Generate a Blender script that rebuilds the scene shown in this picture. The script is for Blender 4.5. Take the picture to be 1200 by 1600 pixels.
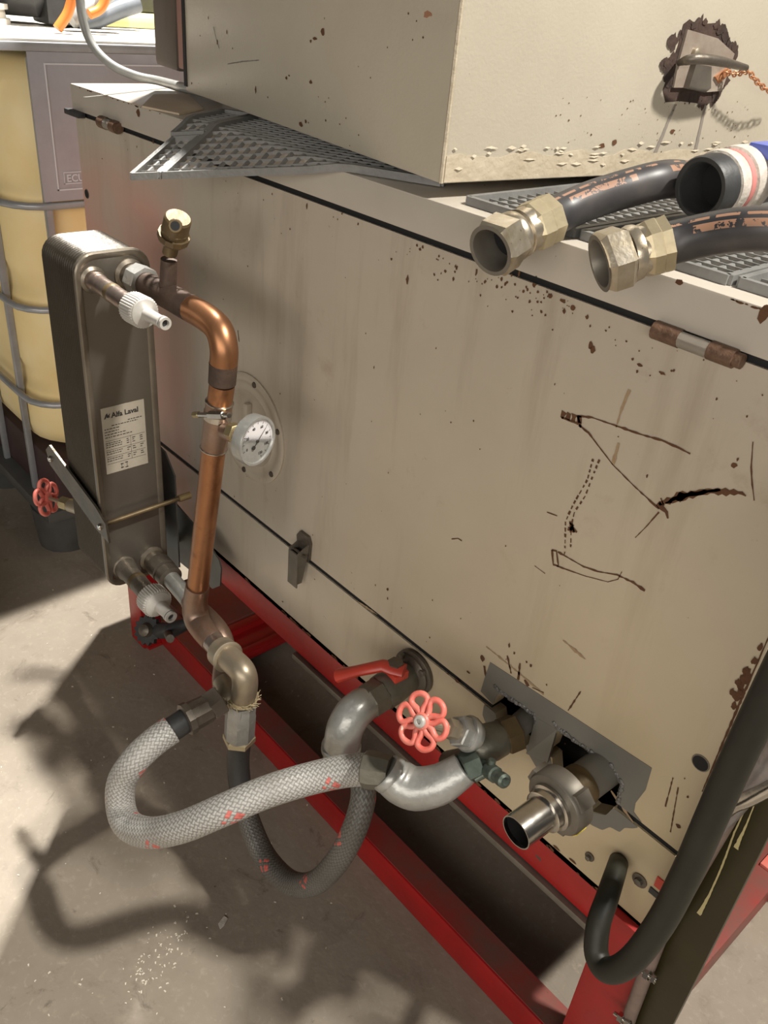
import bpy, bmesh, math, random
from mathutils import Vector, Matrix
random.seed(7)
V = Vector
scene = bpy.context.scene
for o in list(bpy.data.objects): bpy.data.objects.remove(o)

# ------------------------------------------------------------------ camera
FPX = 1325.0
CAM = V((0.0, -0.75, 1.4475))
R3 = Matrix(((0.659, -0.446, 0.606), (0.748, 0.296, -0.594), (0.086, 0.844, 0.529)))
# orthonormal rows from the photograph's vanishing points
def _dir(px, py): return V(((px-600)/FPX, -(py-800)/FPX, -1.0)).normalized()
_ez = -_dir(385, 2915); _ex = -_dir(-840, -176); _ex = (_ex - _ez*_ex.dot(_ez)).normalized(); _ey = _ez.cross(_ex)
R3 = Matrix((_ex, _ey, _ez))
cd = bpy.data.cameras.new('camera'); cam = bpy.data.objects.new('camera', cd); scene.collection.objects.link(cam)
cd.sensor_fit = 'VERTICAL'; cd.sensor_height = 24.0; cd.sensor_width = 18.0
cd.lens = FPX/1600.0*24.0; cd.clip_start = 0.02; cd.clip_end = 60
cam.matrix_world = Matrix.Translation(CAM) @ R3.to_4x4()
scene.camera = cam

# ------------------------------------------------------------------ world, lamps, exposure
w = bpy.data.worlds.new('workshop'); scene.world = w; w.use_nodes = True
w.node_tree.nodes['Background'].inputs[0].default_value = (1.0, 0.93, 0.84, 1)
w.node_tree.nodes['Background'].inputs[1].default_value = 0.060
def area(name, loc, target, sx, sy, power, col):
    l = bpy.data.lights.new(name, 'AREA'); l.shape = 'RECTANGLE'; l.size = sx; l.size_y = sy; l.energy = power; l.color = col
    o = bpy.data.objects.new(name, l); scene.collection.objects.link(o); o.location = loc
    o.rotation_euler = (V(target)-V(loc)).to_track_quat('-Z', 'Y').to_euler(); return o
area('ceiling_lamp_left', (-2.20, 0.66, 3.3), (-1.2, -0.2, 0.3), 0.08, 0.08, 240, (1.0, 0.965, 0.90))
area('ceiling_lamp_right', (0.9, 0.50, 3.6), (-0.5, -0.1, 0.8), 0.22, 0.12, 150, (1.0, 0.96, 0.88))
area('front_fill_light', (1.5, -3.4, 1.9), (-0.5, 0, 0.85), 4.5, 1.4, 92, (1.0, 0.945, 0.86))  # unseen broad fill added low in front to brighten the cabinet front
scene.view_settings.view_transform = 'Standard'; scene.view_settings.look = 'None'
scene.view_settings.exposure = 0.08; scene.view_settings.gamma = 1.0; scene.view_settings.use_curve_mapping = False

# ------------------------------------------------------------------ placing helpers
def ray(px, py): return R3 @ V(((px-600)/FPX, -(py-800)/FPX, -1.0))
def on(px, py, ax, val):
    r = ray(px, py); i = 'xyz'.index(ax); return CAM + r*((val-CAM[i])/r[i])
def q(px, py, y): return on(px, py, 'y', y)
def qx(px, py, x): return on(px, py, 'x', x)
def qz(px, py, z): return on(px, py, 'z', z)

# ------------------------------------------------------------------ materials
def nn(nt, t, **kw):
    n = nt.nodes.new(t)
    for k, v in kw.items():
        if k.startswith('i_'):
            key = k[2:]; key = int(key) if key.isdigit() else key.replace('_', ' ')
            n.inputs[key].default_value = v
        else: setattr(n, k, v)
    return n
def mat(name, col, rough=0.5, metal=0.0, var=None, chips=None, bump=None, stretch=None, spec=0.5, fine=None, coat=0):
    """col base; var=(scale, strength, colour2); chips=(scale, threshold, colour); bump=(scale, strength)"""
    m = bpy.data.materials.new(name); m.use_nodes = True; nt = m.node_tree; L = nt.links.new
    b = nt.nodes['Principled BSDF']; b.inputs['Roughness'].default_value = rough; b.inputs['Metallic'].default_value = metal
    b.inputs['Specular IOR Level'].default_value = spec
    if coat: b.inputs['Coat Weight'].default_value = coat; b.inputs['Coat Roughness'].default_value = .25
    tc = nn(nt, 'ShaderNodeTexCoord'); src = tc.outputs['Object']
    if stretch:
        mp = nn(nt, 'ShaderNodeMapping'); mp.inputs['Scale'].default_value = stretch; L(src, mp.inputs[0]); src_s = mp.outputs[0]
    else: src_s = src
    cur = None
    rgb = nn(nt, 'ShaderNodeRGB'); rgb.outputs[0].default_value = (*col, 1); cur = rgb.outputs[0]
    def layer(scale, lo, hi, c2, detail=6, s=src_s, rough_=0.65):
        nonlocal cur
        nz = nn(nt, 'ShaderNodeTexNoise', i_Scale=scale, i_Detail=detail, i_Roughness=rough_); L(s, nz.inputs['Vector'])
        cr = nn(nt, 'ShaderNodeValToRGB'); cr.color_ramp.elements[0].position = lo; cr.color_ramp.elements[1].position = hi; L(nz.outputs['Fac'], cr.inputs[0])
        mx = nn(nt, 'ShaderNodeMix', data_type='RGBA'); L(cr.outputs[0], mx.inputs[0]); L(cur, mx.inputs[6]); mx.inputs[7].default_value = (*c2, 1)
        cur = mx.outputs[2]; return cr.outputs[0]
    if var:
        layer(var[0], 0.5-0.25, 0.5+0.35-var[1]*0.2, var[2])
    if fine: layer(fine[0], fine[1], fine[1]+.25, fine[2], s=src)
    if chips:
        layer(chips[0], chips[1], chips[1]+0.015, chips[2], detail=5, s=src, rough_=.6)
    L(cur, b.inputs['Base Color'])
    if bump:
        nz = nn(nt, 'ShaderNodeTexNoise', i_Scale=bump[0], i_Detail=4); L(src_s, nz.inputs['Vector'])
        bp = nn(nt, 'ShaderNodeBump', i_Strength=bump[1], i_Distance=0.004); L(nz.outputs['Fac'], bp.inputs['Height']); L(bp.outputs[0], b.inputs['Normal'])
    return m
M = {}
RUST = (0.055, 0.025, 0.014)
# cabinet paint: cream-grey, a pink reflection painted in at the left end, rust specks, vertical dirty wipes
def cabinet_paint():
    m = mat('cream_paint', (0.53, 0.465, 0.375), 0.33, var=(3.0, 0.6, (0.44, 0.38, 0.305)), chips=(55, 0.725, RUST), bump=(90, 0.06), spec=.5)
    nt = m.node_tree; L = nt.links.new; b = nt.nodes['Principled BSDF']; cur = b.inputs['Base Color'].links[0].from_socket
    tc = [n for n in nt.nodes if n.type == 'TEX_COORD'][0]
    mp = nn(nt, 'ShaderNodeMapping'); mp.inputs['Scale'].default_value = (16, 16, 1.6); L(tc.outputs['Object'], mp.inputs[0])
    nz = nn(nt, 'ShaderNodeTexNoise', i_Scale=1.0, i_Detail=7, i_Roughness=.7); L(mp.outputs[0], nz.inputs['Vector'])
    cr = nn(nt, 'ShaderNodeValToRGB'); cr.color_ramp.elements[0].position = .52; cr.color_ramp.elements[1].position = 1.0; L(nz.outputs['Fac'], cr.inputs[0])
    mx = nn(nt, 'ShaderNodeMix', data_type='RGBA'); L(cr.outputs[0], mx.inputs[0]); L(cur, mx.inputs[6]); mx.inputs[7].default_value = (.26, .20, .145, 1); cur = mx.outputs[2]
    sx = nn(nt, 'ShaderNodeSeparateXYZ'); L(tc.outputs['Object'], sx.inputs[0])
    for sc, lo, hi, cc in ((9.0, .60, .80, (.30, .215, .15)), (34.0, .66, .76, (.22, .14, .09))):
        ns = nn(nt, 'ShaderNodeTexNoise', i_Scale=sc, i_Detail=8, i_Roughness=.7); L(tc.outputs['Object'], ns.inputs['Vector'])
        rs = nn(nt, 'ShaderNodeMapRange', i_1=lo, i_2=hi, i_3=0.0, i_4=.75); L(ns.outputs['Fac'], rs.inputs[0])
        ms = nn(nt, 'ShaderNodeMix', data_type='RGBA'); L(rs.outputs[0], ms.inputs[0]); L(cur, ms.inputs[6]); ms.inputs[7].default_value = (*cc, 1); cur = ms.outputs[2]
    # pink reflection put into the colour at the left end, wavy edge, paler swirls
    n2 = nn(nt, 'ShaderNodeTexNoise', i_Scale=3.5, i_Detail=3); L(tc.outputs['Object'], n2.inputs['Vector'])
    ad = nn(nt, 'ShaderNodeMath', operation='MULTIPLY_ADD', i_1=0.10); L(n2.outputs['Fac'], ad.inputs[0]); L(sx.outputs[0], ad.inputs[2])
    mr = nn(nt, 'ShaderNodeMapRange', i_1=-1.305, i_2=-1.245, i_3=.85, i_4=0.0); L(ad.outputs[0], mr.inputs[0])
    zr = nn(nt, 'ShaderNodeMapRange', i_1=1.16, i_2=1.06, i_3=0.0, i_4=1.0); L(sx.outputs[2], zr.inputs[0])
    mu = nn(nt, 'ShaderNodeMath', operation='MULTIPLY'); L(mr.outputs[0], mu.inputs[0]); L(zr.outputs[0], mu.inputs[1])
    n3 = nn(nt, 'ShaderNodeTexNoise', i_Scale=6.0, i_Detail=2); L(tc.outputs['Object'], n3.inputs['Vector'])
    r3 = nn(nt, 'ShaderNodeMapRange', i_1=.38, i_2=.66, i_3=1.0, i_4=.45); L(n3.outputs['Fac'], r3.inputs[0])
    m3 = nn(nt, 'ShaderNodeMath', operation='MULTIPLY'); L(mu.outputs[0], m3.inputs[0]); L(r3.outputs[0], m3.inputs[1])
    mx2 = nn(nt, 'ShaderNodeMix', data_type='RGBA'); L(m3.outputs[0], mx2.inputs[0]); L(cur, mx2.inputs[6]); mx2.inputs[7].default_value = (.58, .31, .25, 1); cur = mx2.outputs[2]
    # yellower towards the lower right
    xr = nn(nt, 'ShaderNodeMapRange', i_1=-1.0, i_2=-.3, i_3=0.0, i_4=1.0); L(sx.outputs[0], xr.inputs[0])
    z2 = nn(nt, 'ShaderNodeMapRange', i_1=1.15, i_2=.6, i_3=0.0, i_4=.75); L(sx.outputs[2], z2.inputs[0])
    m4 = nn(nt, 'ShaderNodeMath', operation='MULTIPLY'); L(xr.outputs[0], m4.inputs[0]); L(z2.outputs[0], m4.inputs[1])
    mx3 = nn(nt, 'ShaderNodeMix', data_type='RGBA'); L(m4.outputs[0], mx3.inputs[0]); L(cur, mx3.inputs[6]); mx3.inputs[7].default_value = (.60, .475, .28, 1); cur = mx3.outputs[2]
    L(cur, b.inputs['Base Color']); return m
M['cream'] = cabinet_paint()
M['lid'] = mat('lid_paint', (0.54, 0.49, 0.42), 0.30, var=(4, .5, (0.46, .41, .35)), chips=(45, .70, RUST), bump=(80, .05))
M['boxpaint'] = mat('box_paint', (0.53, 0.48, 0.385), 0.35, var=(2.5, .6, (0.44, .39, .31)), chips=(28, .755, (.10, .075, .055)), bump=(260, .10))
M['peel'] = mat('peeling_paint', (0.53, 0.46, 0.35), 0.6, var=(30, .5, (.42, .35, .25)), bump=(90, .5))
M['greypaint'] = mat('grey_primer', (0.20, 0.19, 0.165), 0.38, var=(6, .5, (.16, .15, .13)))
M['greyweld'] = mat('grey_weld', (0.26, 0.25, 0.24), 0.35, metal=.3, var=(40, .5, (.12, .11, .10)), bump=(200, 1))
M['rustmark'] = mat('rust_mark', (0.085, 0.038, 0.02), 0.85, var=(60, .5, (.15, .075, .04)), spec=.2)
M['smear'] = mat('brown_smear', (0.30, 0.19, 0.11), 0.6, var=(120, .6, (.40, .30, .19)), spec=.3)
M['hinge_rust'] = mat('brown_rusty_hinge', (.22, .13, .085), .5, metal=.3, var=(40, .6, (.10, .055, .035)), bump=(120, .5))
M['dark'] = mat('dark_gap', (0.02, 0.016, 0.012), 0.9)
M['red'] = mat('red_frame_paint', (0.42, 0.012, 0.012), 0.38, var=(8, .6, (0.27, 0.012, 0.012)), chips=(22, .70, (.10, .055, .04)), bump=(60, .1))
M['redtop'] = mat('red_dull', (0.36, 0.03, 0.026), 0.5, var=(9, .8, (0.17, .085, .065)), chips=(30, .70, (.07, .05, .04)))  # duller, browner version of the frame red
M['handred'] = mat('handwheel_red', (0.72, 0.105, 0.075), 0.45, var=(45, .6, (0.70, .24, .19)), chips=(90, .70, (.75, .6, .5)))
M['leverred'] = mat('lever_red', (0.68, 0.06, 0.035), 0.35, var=(30, .5, (0.45, .06, .04)), chips=(80, .74, (.2, .15, .12)))
M['steelgrey'] = mat('worn_grey_steel', (0.23, 0.21, 0.175), 0.45, metal=.45, var=(14, .6, (.13, .11, .09)))
M['copper'] = mat('copper', (0.45, 0.21, 0.098), 0.37, metal=.85, var=(9, .8, (.26, .125, .065)), stretch=(1, 1, .35), fine=(26, .53, (.16, .075, .045)))
M['copper_burnt'] = mat('burnt_copper', (0.045, 0.031, 0.025), 0.6, metal=.4, var=(30, .6, (.11, .07, .05)), bump=(80, .3))
M['copper_dull'] = mat('dull_copper', (0.235, 0.125, 0.072), 0.42, metal=.75, var=(22, .7, (.32, .24, .195)), bump=(60, .15))
M['coppersilver'] = mat('silvered_copper', (0.48, 0.42, 0.37), 0.30, metal=.9, var=(30, .7, (.30, .21, .17)), fine=(40, .6, (.62, .58, .55)), bump=(80, .2))
M['bronze'] = mat('brass_dull', (0.155, 0.11, 0.052), 0.5, metal=.45, var=(25, .6, (.10, .068, .034)), bump=(80, .15))
M['brass'] = mat('brass_bright', (0.58, 0.49, 0.30), 0.35, metal=.85, var=(30, .6, (.42, .33, .17)), bump=(60, .1))
M['palebrass'] = mat('pale_bronze_elbow', (0.44, 0.38, 0.29), 0.42, metal=.7, var=(20, .6, (.34, .28, .20)), bump=(60, .1))
M['galv'] = mat('galvanised_iron', (0.44, 0.44, 0.42), 0.34, metal=.45, var=(22, .7, (.29, .285, .265)), fine=(70, .58, (.55, .55, .53)), bump=(90, .2))
M['chrome'] = mat('zinc_plated', (0.62, 0.60, 0.56), 0.22, metal=1.0, var=(25, .5, (.45, .42, .38)), bump=(60, .08))
M['nutsteel'] = mat('worn_plated_nut', (0.66, 0.61, 0.53), 0.30, metal=.85, var=(35, .7, (.42, .34, .22)), chips=(60, .69, (.25, .17, .09)), bump=(90, .12))
M['ferrule'] = mat('yellowed_ferrule', (0.62, 0.54, 0.36), 0.40, metal=.7, var=(30, .7, (.48, .40, .27)), bump=(60, .15))
M['darksteel'] = mat('dark_iron', (0.105, 0.092, 0.075), 0.45, metal=.6, var=(30, .6, (.18, .15, .12)), bump=(80, .3))
M['valvegrey'] = mat('valve_body_grey', (0.19, 0.18, 0.145), 0.42, metal=.45, var=(25, .6, (.12, .11, .085)), bump=(80, .2))
M['greenbrass'] = mat('tarnished_green_fitting', (0.17, 0.20, 0.17), 0.45, metal=.6, var=(40, .6, (.07, .09, .075)))
M['white_plastic'] = mat('grey_white_plastic', (0.47, 0.45, 0.415), 0.4, var=(30, .5, (.36, .335, .30)))
M['black_rubber'] = mat('black_rubber', (0.022, 0.022, 0.023), 0.5, var=(18, .6, (.05, .05, .05)), bump=(120, .12))
M['cable_black'] = mat('cable_black', (0.012, 0.0115, 0.009), 0.5, var=(9, .6, (.026, .025, .016)), bump=(60, .08), spec=.35)
M['blackin'] = mat('black_inside', (0.006, 0.006, 0.007), 0.7)
M['mat_rubber'] = mat('dusty_mat_rubber', (0.15, 0.148, 0.142), 0.45, var=(14, .7, (.26, .255, .245)), bump=(150, .2))
M['exch'] = mat('exchanger_stainless', (0.215, 0.195, 0.165), 0.34, metal=.75, var=(5, .6, (.17, .15, .125)), fine=(18, .62, (.25, .225, .19)), bump=(50, .05))
M['exch_dark'] = mat('exchanger_side_dark', (0.060, 0.050, 0.037), 0.40, metal=.5, var=(8, .6, (.035, .028, .020)), bump=(90, .15))
M['exch_rim'] = mat('exchanger_rim', (0.23, 0.20, 0.16), 0.38, metal=.7, var=(16, .6, (.16, .135, .105)))
M['label'] = mat('sticker_silver', (0.40, 0.36, 0.295), 0.45, metal=.1, var=(20, .5, (.33, .29, .23)))
M['ink'] = mat('ink_black', (0.025, 0.022, 0.02), 0.6)
M['ibc'] = mat('yellowed_polyethylene', (0.92, 0.78, 0.47), 0.42, var=(4, .6, (.86, .64, .28)), spec=.4, bump=(8, .1))
M['ibc'].node_tree.nodes['Principled BSDF'].inputs['Subsurface Weight'].default_value = .15
M['ibc'].node_tree.nodes['Principled BSDF'].inputs['Subsurface Radius'].default_value = (.03, .02, .01)
M['ibcgalv'] = mat('cage_galvanised', (0.42, 0.43, 0.45), 0.36, metal=.35, var=(12, .7, (.29, .29, .30)))
M['sheet'] = mat('galvanised_sheet', (0.46, 0.465, 0.49), 0.34, metal=.15, var=(7, .7, (.37, .34, .375)), bump=(40, .1))
M['emboss'] = mat('bright_embossed_line', (.66, .66, .69), .3)
M['dusttop'] = mat('dusty_white_top', (0.56, 0.53, 0.47), 0.6, var=(10, .6, (.46, .42, .36)))
M['palletblack'] = mat('pallet_black_plastic', (0.055, 0.055, 0.055), 0.5, var=(10, .6, (.10, .095, .085)))
M['maroon'] = mat('maroon_tray', (0.05, 0.022, 0.022), 0.6, var=(10, .5, (.03, .015, .015)))
M['orange'] = mat('orange_cable', (0.80, 0.24, 0.05), 0.45)
M['bluegrey'] = mat('blue_grey_plastic', (0.07, 0.085, 0.10), 0.45, var=(15, .5, (.14, .15, .17)))
M['greyhose'] = mat('grey_pvc_hose', (0.32, 0.325, 0.31), 0.35, var=(20, .6, (.21, .21, .20)))
M['brownboard'] = mat('brown_board', (0.105, 0.082, 0.064), 0.65, var=(16, .6, (.075, .058, .046)), stretch=(1, 1, .3))
M['pinkboard'] = mat('pinkish_brown_board', (0.30, 0.15, 0.115), 0.6, var=(16, .6, (.24, .125, .10)))
M['olive'] = mat('olive_black_post', (0.022, 0.0175, 0.006), 0.35, var=(7, .6, (.036, .029, .009)), bump=(40, .1), spec=.35)
M['drip'] = mat('cream_paint_drip', (0.52, 0.44, 0.22), 0.4)
M['wrap'] = mat('grey_foil_wrap', (0.33, 0.31, 0.30), 0.35, metal=.4, var=(25, .7, (.21, .17, .16)), bump=(60, .5))
M['wrap2'] = mat('dirty_pink_grey_conduit', (0.25, 0.18, 0.155), 0.5, var=(30, .7, (.17, .12, .10)), bump=(80, .3))
M['tape'] = mat('white_pipe_tape', (0.66, 0.62, 0.56), 0.6, var=(30, .7, (.42, .36, .30)), bump=(90, .6))
M['hemp'] = mat('hemp_fibre', (0.55, 0.46, 0.29), 0.8, var=(60, .6, (.36, .28, .16)), bump=(150, .8))
M['yellow'] = mat('yellow_mark', (0.75, 0.60, 0.06), 0.5)
M['copperchain'] = mat('rusty_orange_chain', (0.62, 0.30, 0.15), 0.45, metal=.5, var=(60, .5, (.45, .2, .1)))
M['char'] = mat('charred_metal', (0.020, 0.014, 0.012), 0.75, var=(30, .7, (.075, .042, .030)), bump=(60, .8))
M['brush'] = mat('bare_steel_plate', (0.42, 0.37, 0.31), 0.38, metal=.0, var=(14, .7, (.22, .17, .135)), bump=(60, .2))
M['bluep'] = mat('blue_plastic', (0.13, 0.17, 0.55), 0.4)
M['dial'] = mat('dial_white', (0.72, 0.69, 0.70), 0.35)
M['drip_streak'] = mat('grey_drip_streak', (0.25, 0.215, 0.185), 0.4)
M['zinc_sheet'] = mat('dull_zinc_sheet', (0.15, 0.155, 0.15), 0.45, metal=.6, var=(10, .6, (.10, .10, .095)))
M['redtape'] = mat('pink_tape_rag', (0.55, 0.20, 0.18), 0.6)
M['speck'] = mat('pale_grit', (0.72, 0.66, 0.55), 0.5)
M['wallp'] = mat('workshop_wall', (0.30, 0.285, 0.26), 0.7, var=(2, .6, (.22, .205, .185)))

def floor_mat():
    m = mat('concrete', (0.355, 0.305, 0.245), 0.55, var=(2.2, .8, (.24, .20, .155)), fine=(9, .56, (.19, .155, .12)), chips=(38, .735, (.10, .075, .055)), bump=(45, .25), spec=.35)
    nt = m.node_tree; L = nt.links.new; b = nt.nodes['Principled BSDF']; cur = b.inputs['Base Color'].links[0].from_socket
    tc = [n for n in nt.nodes if n.type == 'TEX_COORD'][0]
    for sc, lo, hi, c in ((60, .54, .80, (.46, .40, .32)), (14, .60, .70, (.15, .12, .09)), (5.0, .58, .76, (.13, .10, .075))):
        nz = nn(nt, 'ShaderNodeTexNoise', i_Scale=sc, i_Detail=8, i_Roughness=.75, i_Distortion=.6); L(tc.outputs['Object'], nz.inputs['Vector'])
        cr = nn(nt, 'ShaderNodeValToRGB'); cr.color_ramp.elements[0].position = lo; cr.color_ramp.elements[1].position = hi; cr.color_ramp.elements[1].color = (.8, .8, .8, 1); L(nz.outputs['Fac'], cr.inputs[0])
        mx = nn(nt, 'ShaderNodeMix', data_type='RGBA'); L(cr.outputs[0], mx.inputs[0]); L(cur, mx.inputs[6]); mx.inputs[7].default_value = (*c, 1); cur = mx.outputs[2]
    L(cur, b.inputs['Base Color']); return m
M['floor'] = floor_mat()

def uv_mat(name, kind):
    """hose skins drawn along the hose's own UVs: u = turn, v = metres along"""
    m = bpy.data.materials.new(name); m.use_nodes = True; nt = m.node_tree; L = nt.links.new; b = nt.nodes['Principled BSDF']
    uv = nn(nt, 'ShaderNodeTexCoord'); s = nn(nt, 'ShaderNodeSeparateXYZ'); L(uv.outputs['UV'], s.inputs[0])
    def mt(op, a, c=None, d=None):
        n = nn(nt, 'ShaderNodeMath', operation=op)
        for i, x in enumerate((a, c, d)):
            if x is None: continue
            if isinstance(x, (int, float)): n.inputs[i].default_value = x
            else: L(x, n.inputs[i])
        return n.outputs[0]
    U, W = s.outputs[0], s.outputs[1]
    def mixc(f, a, c):
        n = nn(nt, 'ShaderNodeMix', data_type='RGBA'); L(f, n.inputs[0]) if not isinstance(f, float) else None
        for i, x in ((6, a), (7, c)):
            if isinstance(x, tuple): n.inputs[i].default_value = (*x, 1)
            else: L(x, n.inputs[i])
        return n.outputs[2]
    if kind in ('braid', 'braid_dark'):
        N = 18.0; K = 125.0
        A = mt('ADD', mt('MULTIPLY', U, N), mt('MULTIPLY', W, K)); B = mt('SUBTRACT', mt('MULTIPLY', U, N), mt('MULTIPLY', W, K))
        fa = mt('FRACT', A); fb = mt('FRACT', B)
        da = mt('ABSOLUTE', mt('SUBTRACT', fa, .5)); db = mt('ABSOLUTE', mt('SUBTRACT', fb, .5))
        # over/under checker
        ck = mt('MODULO', mt('ADD', mt('FLOOR', A), mt('FLOOR', B)), 2.0); ck = mt('ABSOLUTE', ck)
        h = mt('ADD', mt('MULTIPLY', da, ck), mt('MULTIPLY', db, mt('SUBTRACT', 1.0, ck)))   # 0 centre .. .5 edge
        line = mt('MULTIPLY', h, 1.9)
        if kind == 'braid': base = mixc(mt('POWER', line, 1.6), (.50, .485, .455), (.13, .125, .115))
        else: base = mixc(mt('POWER', line, 1.6), (.17, .16, .145), (.06, .056, .05))  # darker tones of the same braid, for the U-bend hose
        nz = nn(nt, 'ShaderNodeTexNoise', i_Scale=14.0, i_Detail=4); L(uv.outputs['Object'], nz.inputs['Vector'])
        nr = nn(nt, 'ShaderNodeMapRange', i_1=.42, i_2=.70, i_3=0.0, i_4=.6); L(nz.outputs['Fac'], nr.inputs[0])
        base = mixc(nr.outputs[0], base, (.27, .25, .225) if kind == 'braid' else (.09, .085, .075))
        # red tracer yarns
        def hit(X, vals):
            md = mt('FLOORED_MODULO', mt('FLOOR', X), 18.0); out = None
            for v in vals:
                e = mt('LESS_THAN', mt('ABSOLUTE', mt('SUBTRACT', md, float(v))), .5); out = e if out is None else mt('ADD', out, e)
            return out
        tr = mt('MULTIPLY', hit(A, (0, 2, 3)), hit(B, (0, 1, 3)))
        base = mixc(mt('MULTIPLY', tr, .85), base, (.62, .12, .10))
        L(base, b.inputs['Base Color']); b.inputs['Roughness'].default_value = .5; b.inputs['Metallic'].default_value = .15
        bp = nn(nt, 'ShaderNodeBump', i_Strength=.8, i_Distance=.0015); bp.invert = True; L(h, bp.inputs['Height']); L(bp.outputs[0], b.inputs['Normal'])
    else:   # hydraulic hose: black rubber with a worn orange lay line
        nz = nn(nt, 'ShaderNodeTexNoise', i_Scale=55.0, i_Detail=5, i_Roughness=.7); L(uv.outputs['Object'], nz.inputs['Vector'])
        d1 = mt('ABSOLUTE', mt('SUBTRACT', U, .19)); l1 = mt('LESS_THAN', d1, .030)
        d2 = mt('ABSOLUTE', mt('SUBTRACT', U, .265)); l2 = mt('LESS_THAN', d2, .014)
        brk = mt('GREATER_THAN', mt('FRACT', mt('MULTIPLY', W, 42.0)), .22)
        brk2 = mt('GREATER_THAN', mt('FRACT', mt('MULTIPLY', W, 9.0)), .30)
        wear = mt('GREATER_THAN', nz.outputs['Fac'], .47)
        f = mt('MULTIPLY', mt('MAXIMUM', mt('MULTIPLY', l1, brk2), mt('MULTIPLY', l2, brk)), wear)
        n2 = nn(nt, 'ShaderNodeTexNoise', i_Scale=11.0, i_Detail=5); L(uv.outputs['Object'], n2.inputs['Vector'])
        nr = nn(nt, 'ShaderNodeMapRange', i_1=.45, i_2=.72, i_3=0.0, i_4=.8); L(n2.outputs['Fac'], nr.inputs[0])
        base = mixc(nr.outputs[0], (.030, .029, .032), (.12, .105, .10))
        base = mixc(mt('MULTIPLY', f, .8), base, (.40, .22, .14))
        L(base, b.inputs['Base Color']); b.inputs['Roughness'].default_value = .42
    return m
M['braid'] = uv_mat('braided_hose_skin', 'braid'); M['braid_dark'] = uv_mat('braided_hose_skin_dark', 'braid_dark'); M['hydhose'] = uv_mat('hydraulic_hose_skin', 'hyd')

# ------------------------------------------------------------------ mesh helpers
C = scene.collection
def obj(name, bm, m, parent=None, smooth=40, label=None, kind=None):
    me = bpy.data.meshes.new(name)
    bmesh.ops.recalc_face_normals(bm, faces=bm.faces)
    bm.to_mesh(me); bm.free()
    for p in me.polygons: p.use_smooth = True
    me.set_sharp_from_angle(angle=math.radians(smooth))
    me.materials.append(m); o = bpy.data.objects.new(name, me); C.objects.link(o)
    if parent:
        o.parent = parent
        o.matrix_parent_inverse = Matrix.Translation(-parent.location)
    if label: o['label'] = label
    if kind: o['kind'] = kind
    return o
def thing(name, label, cat, loc=(0, 0, 0), group=None):
    o = bpy.data.objects.new(name, None); o.empty_display_size = .02; C.objects.link(o); o.location = loc
    o['label'] = label; o['category'] = cat
    if group: o['group'] = group
    return o
def tag(o, label, cat, group=None):
    o['label'] = label; o['category'] = cat
    if group: o['group'] = group
    return o
def B(): return bmesh.new()
def box(bm, a, b, bev=0.0, mtx=None):
    a, b = V(a), V(b); lo = V([min(a[i], b[i]) for i in range(3)]); hi = V([max(a[i], b[i]) for i in range(3)])
    r = bmesh.ops.create_cube(bm, size=1.0); vs = r['verts']
    for v in vs: v.co = V([(lo[i]+hi[i])/2 + v.co[i]*(hi[i]-lo[i]) for i in range(3)])
    if bev > 0:
        es = list({e for v in vs for e in v.link_edges})
        res = bmesh.ops.bevel(bm, geom=es, offset=bev, segments=2, profile=.6, affect='EDGES')
        vs = list({v for f in res['faces'] for v in f.verts} | {v for v in vs if v.is_valid})
    if mtx:
        for v in vs:
            if v.is_valid: v.co = mtx @ v.co
    return vs
def frame_for(d, up=None):
    d = d.normalized(); up = up or (V((0, 0, 1)) if abs(d.z) < .9 else V((1, 0, 0)))
    s = d.cross(up).normalized(); u = s.cross(d).normalized(); return s, u
def smooth_path(pts, n=8):
    pts = [V(p) for p in pts]
    if len(pts) < 3: return pts
    P = [pts[0]*2-pts[1]] + pts + [pts[-1]*2-pts[-2]]; out = []
    for i in range(1, len(P)-2):
        for k in range(n):
            t = k/n; a, b, c, d = P[i-1], P[i], P[i+1], P[i+2]
            out.append(.5*((2*b)+(c-a)*t+(2*a-5*b+4*c-d)*t*t+(3*b-a-3*c+d)*t**3))
    out.append(pts[-1]); return out
def tube(bm, pts, r, n=16, caps=True, curve=0, seam=None):
    """pipe through pts; r a number or one radius per point"""
    rs0 = r if isinstance(r, (list, tuple)) else [r]*len(pts)
    if curve:
        path = smooth_path(pts, curve); rs = []
        for i in range(len(path)):
            t = i/curve; k = min(int(t), len(rs0)-2); f = t-k; rs.append(rs0[k]*(1-f)+rs0[k+1]*f)
    else: path = [V(p) for p in pts]; rs = rs0
    uvl = bm.loops.layers.uv.verify(); rings = []; L = 0; ls = []
    d0 = (path[1]-path[0]).normalized(); s, u = frame_for(d0, seam)
    for i, p in enumerate(path):
        d = (path[min(i+1, len(path)-1)]-path[max(i-1, 0)]).normalized()
        u = (u - d*u.dot(d)).normalized(); s = d.cross(u).normalized()
        if i: L += (p-path[i-1]).length
        ls.append(L)
        rings.append([bm.verts.new(p+(s*math.cos(2*math.pi*k/n)+u*math.sin(2*math.pi*k/n))*rs[i]) for k in range(n)])
    for i in range(len(rings)-1):
        for k in range(n):
            f = bm.faces.new((rings[i][k], rings[i][(k+1) % n], rings[i+1][(k+1) % n], rings[i+1][k]))
            for lp, (uu, vv) in zip(f.loops, ((k/n, ls[i]), ((k+1)/n, ls[i]), ((k+1)/n, ls[i+1]), (k/n, ls[i+1]))): lp[uvl].uv = (uu, vv)
    if caps: bm.faces.new(rings[0][::-1]); bm.faces.new(rings[-1])
    return path
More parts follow.
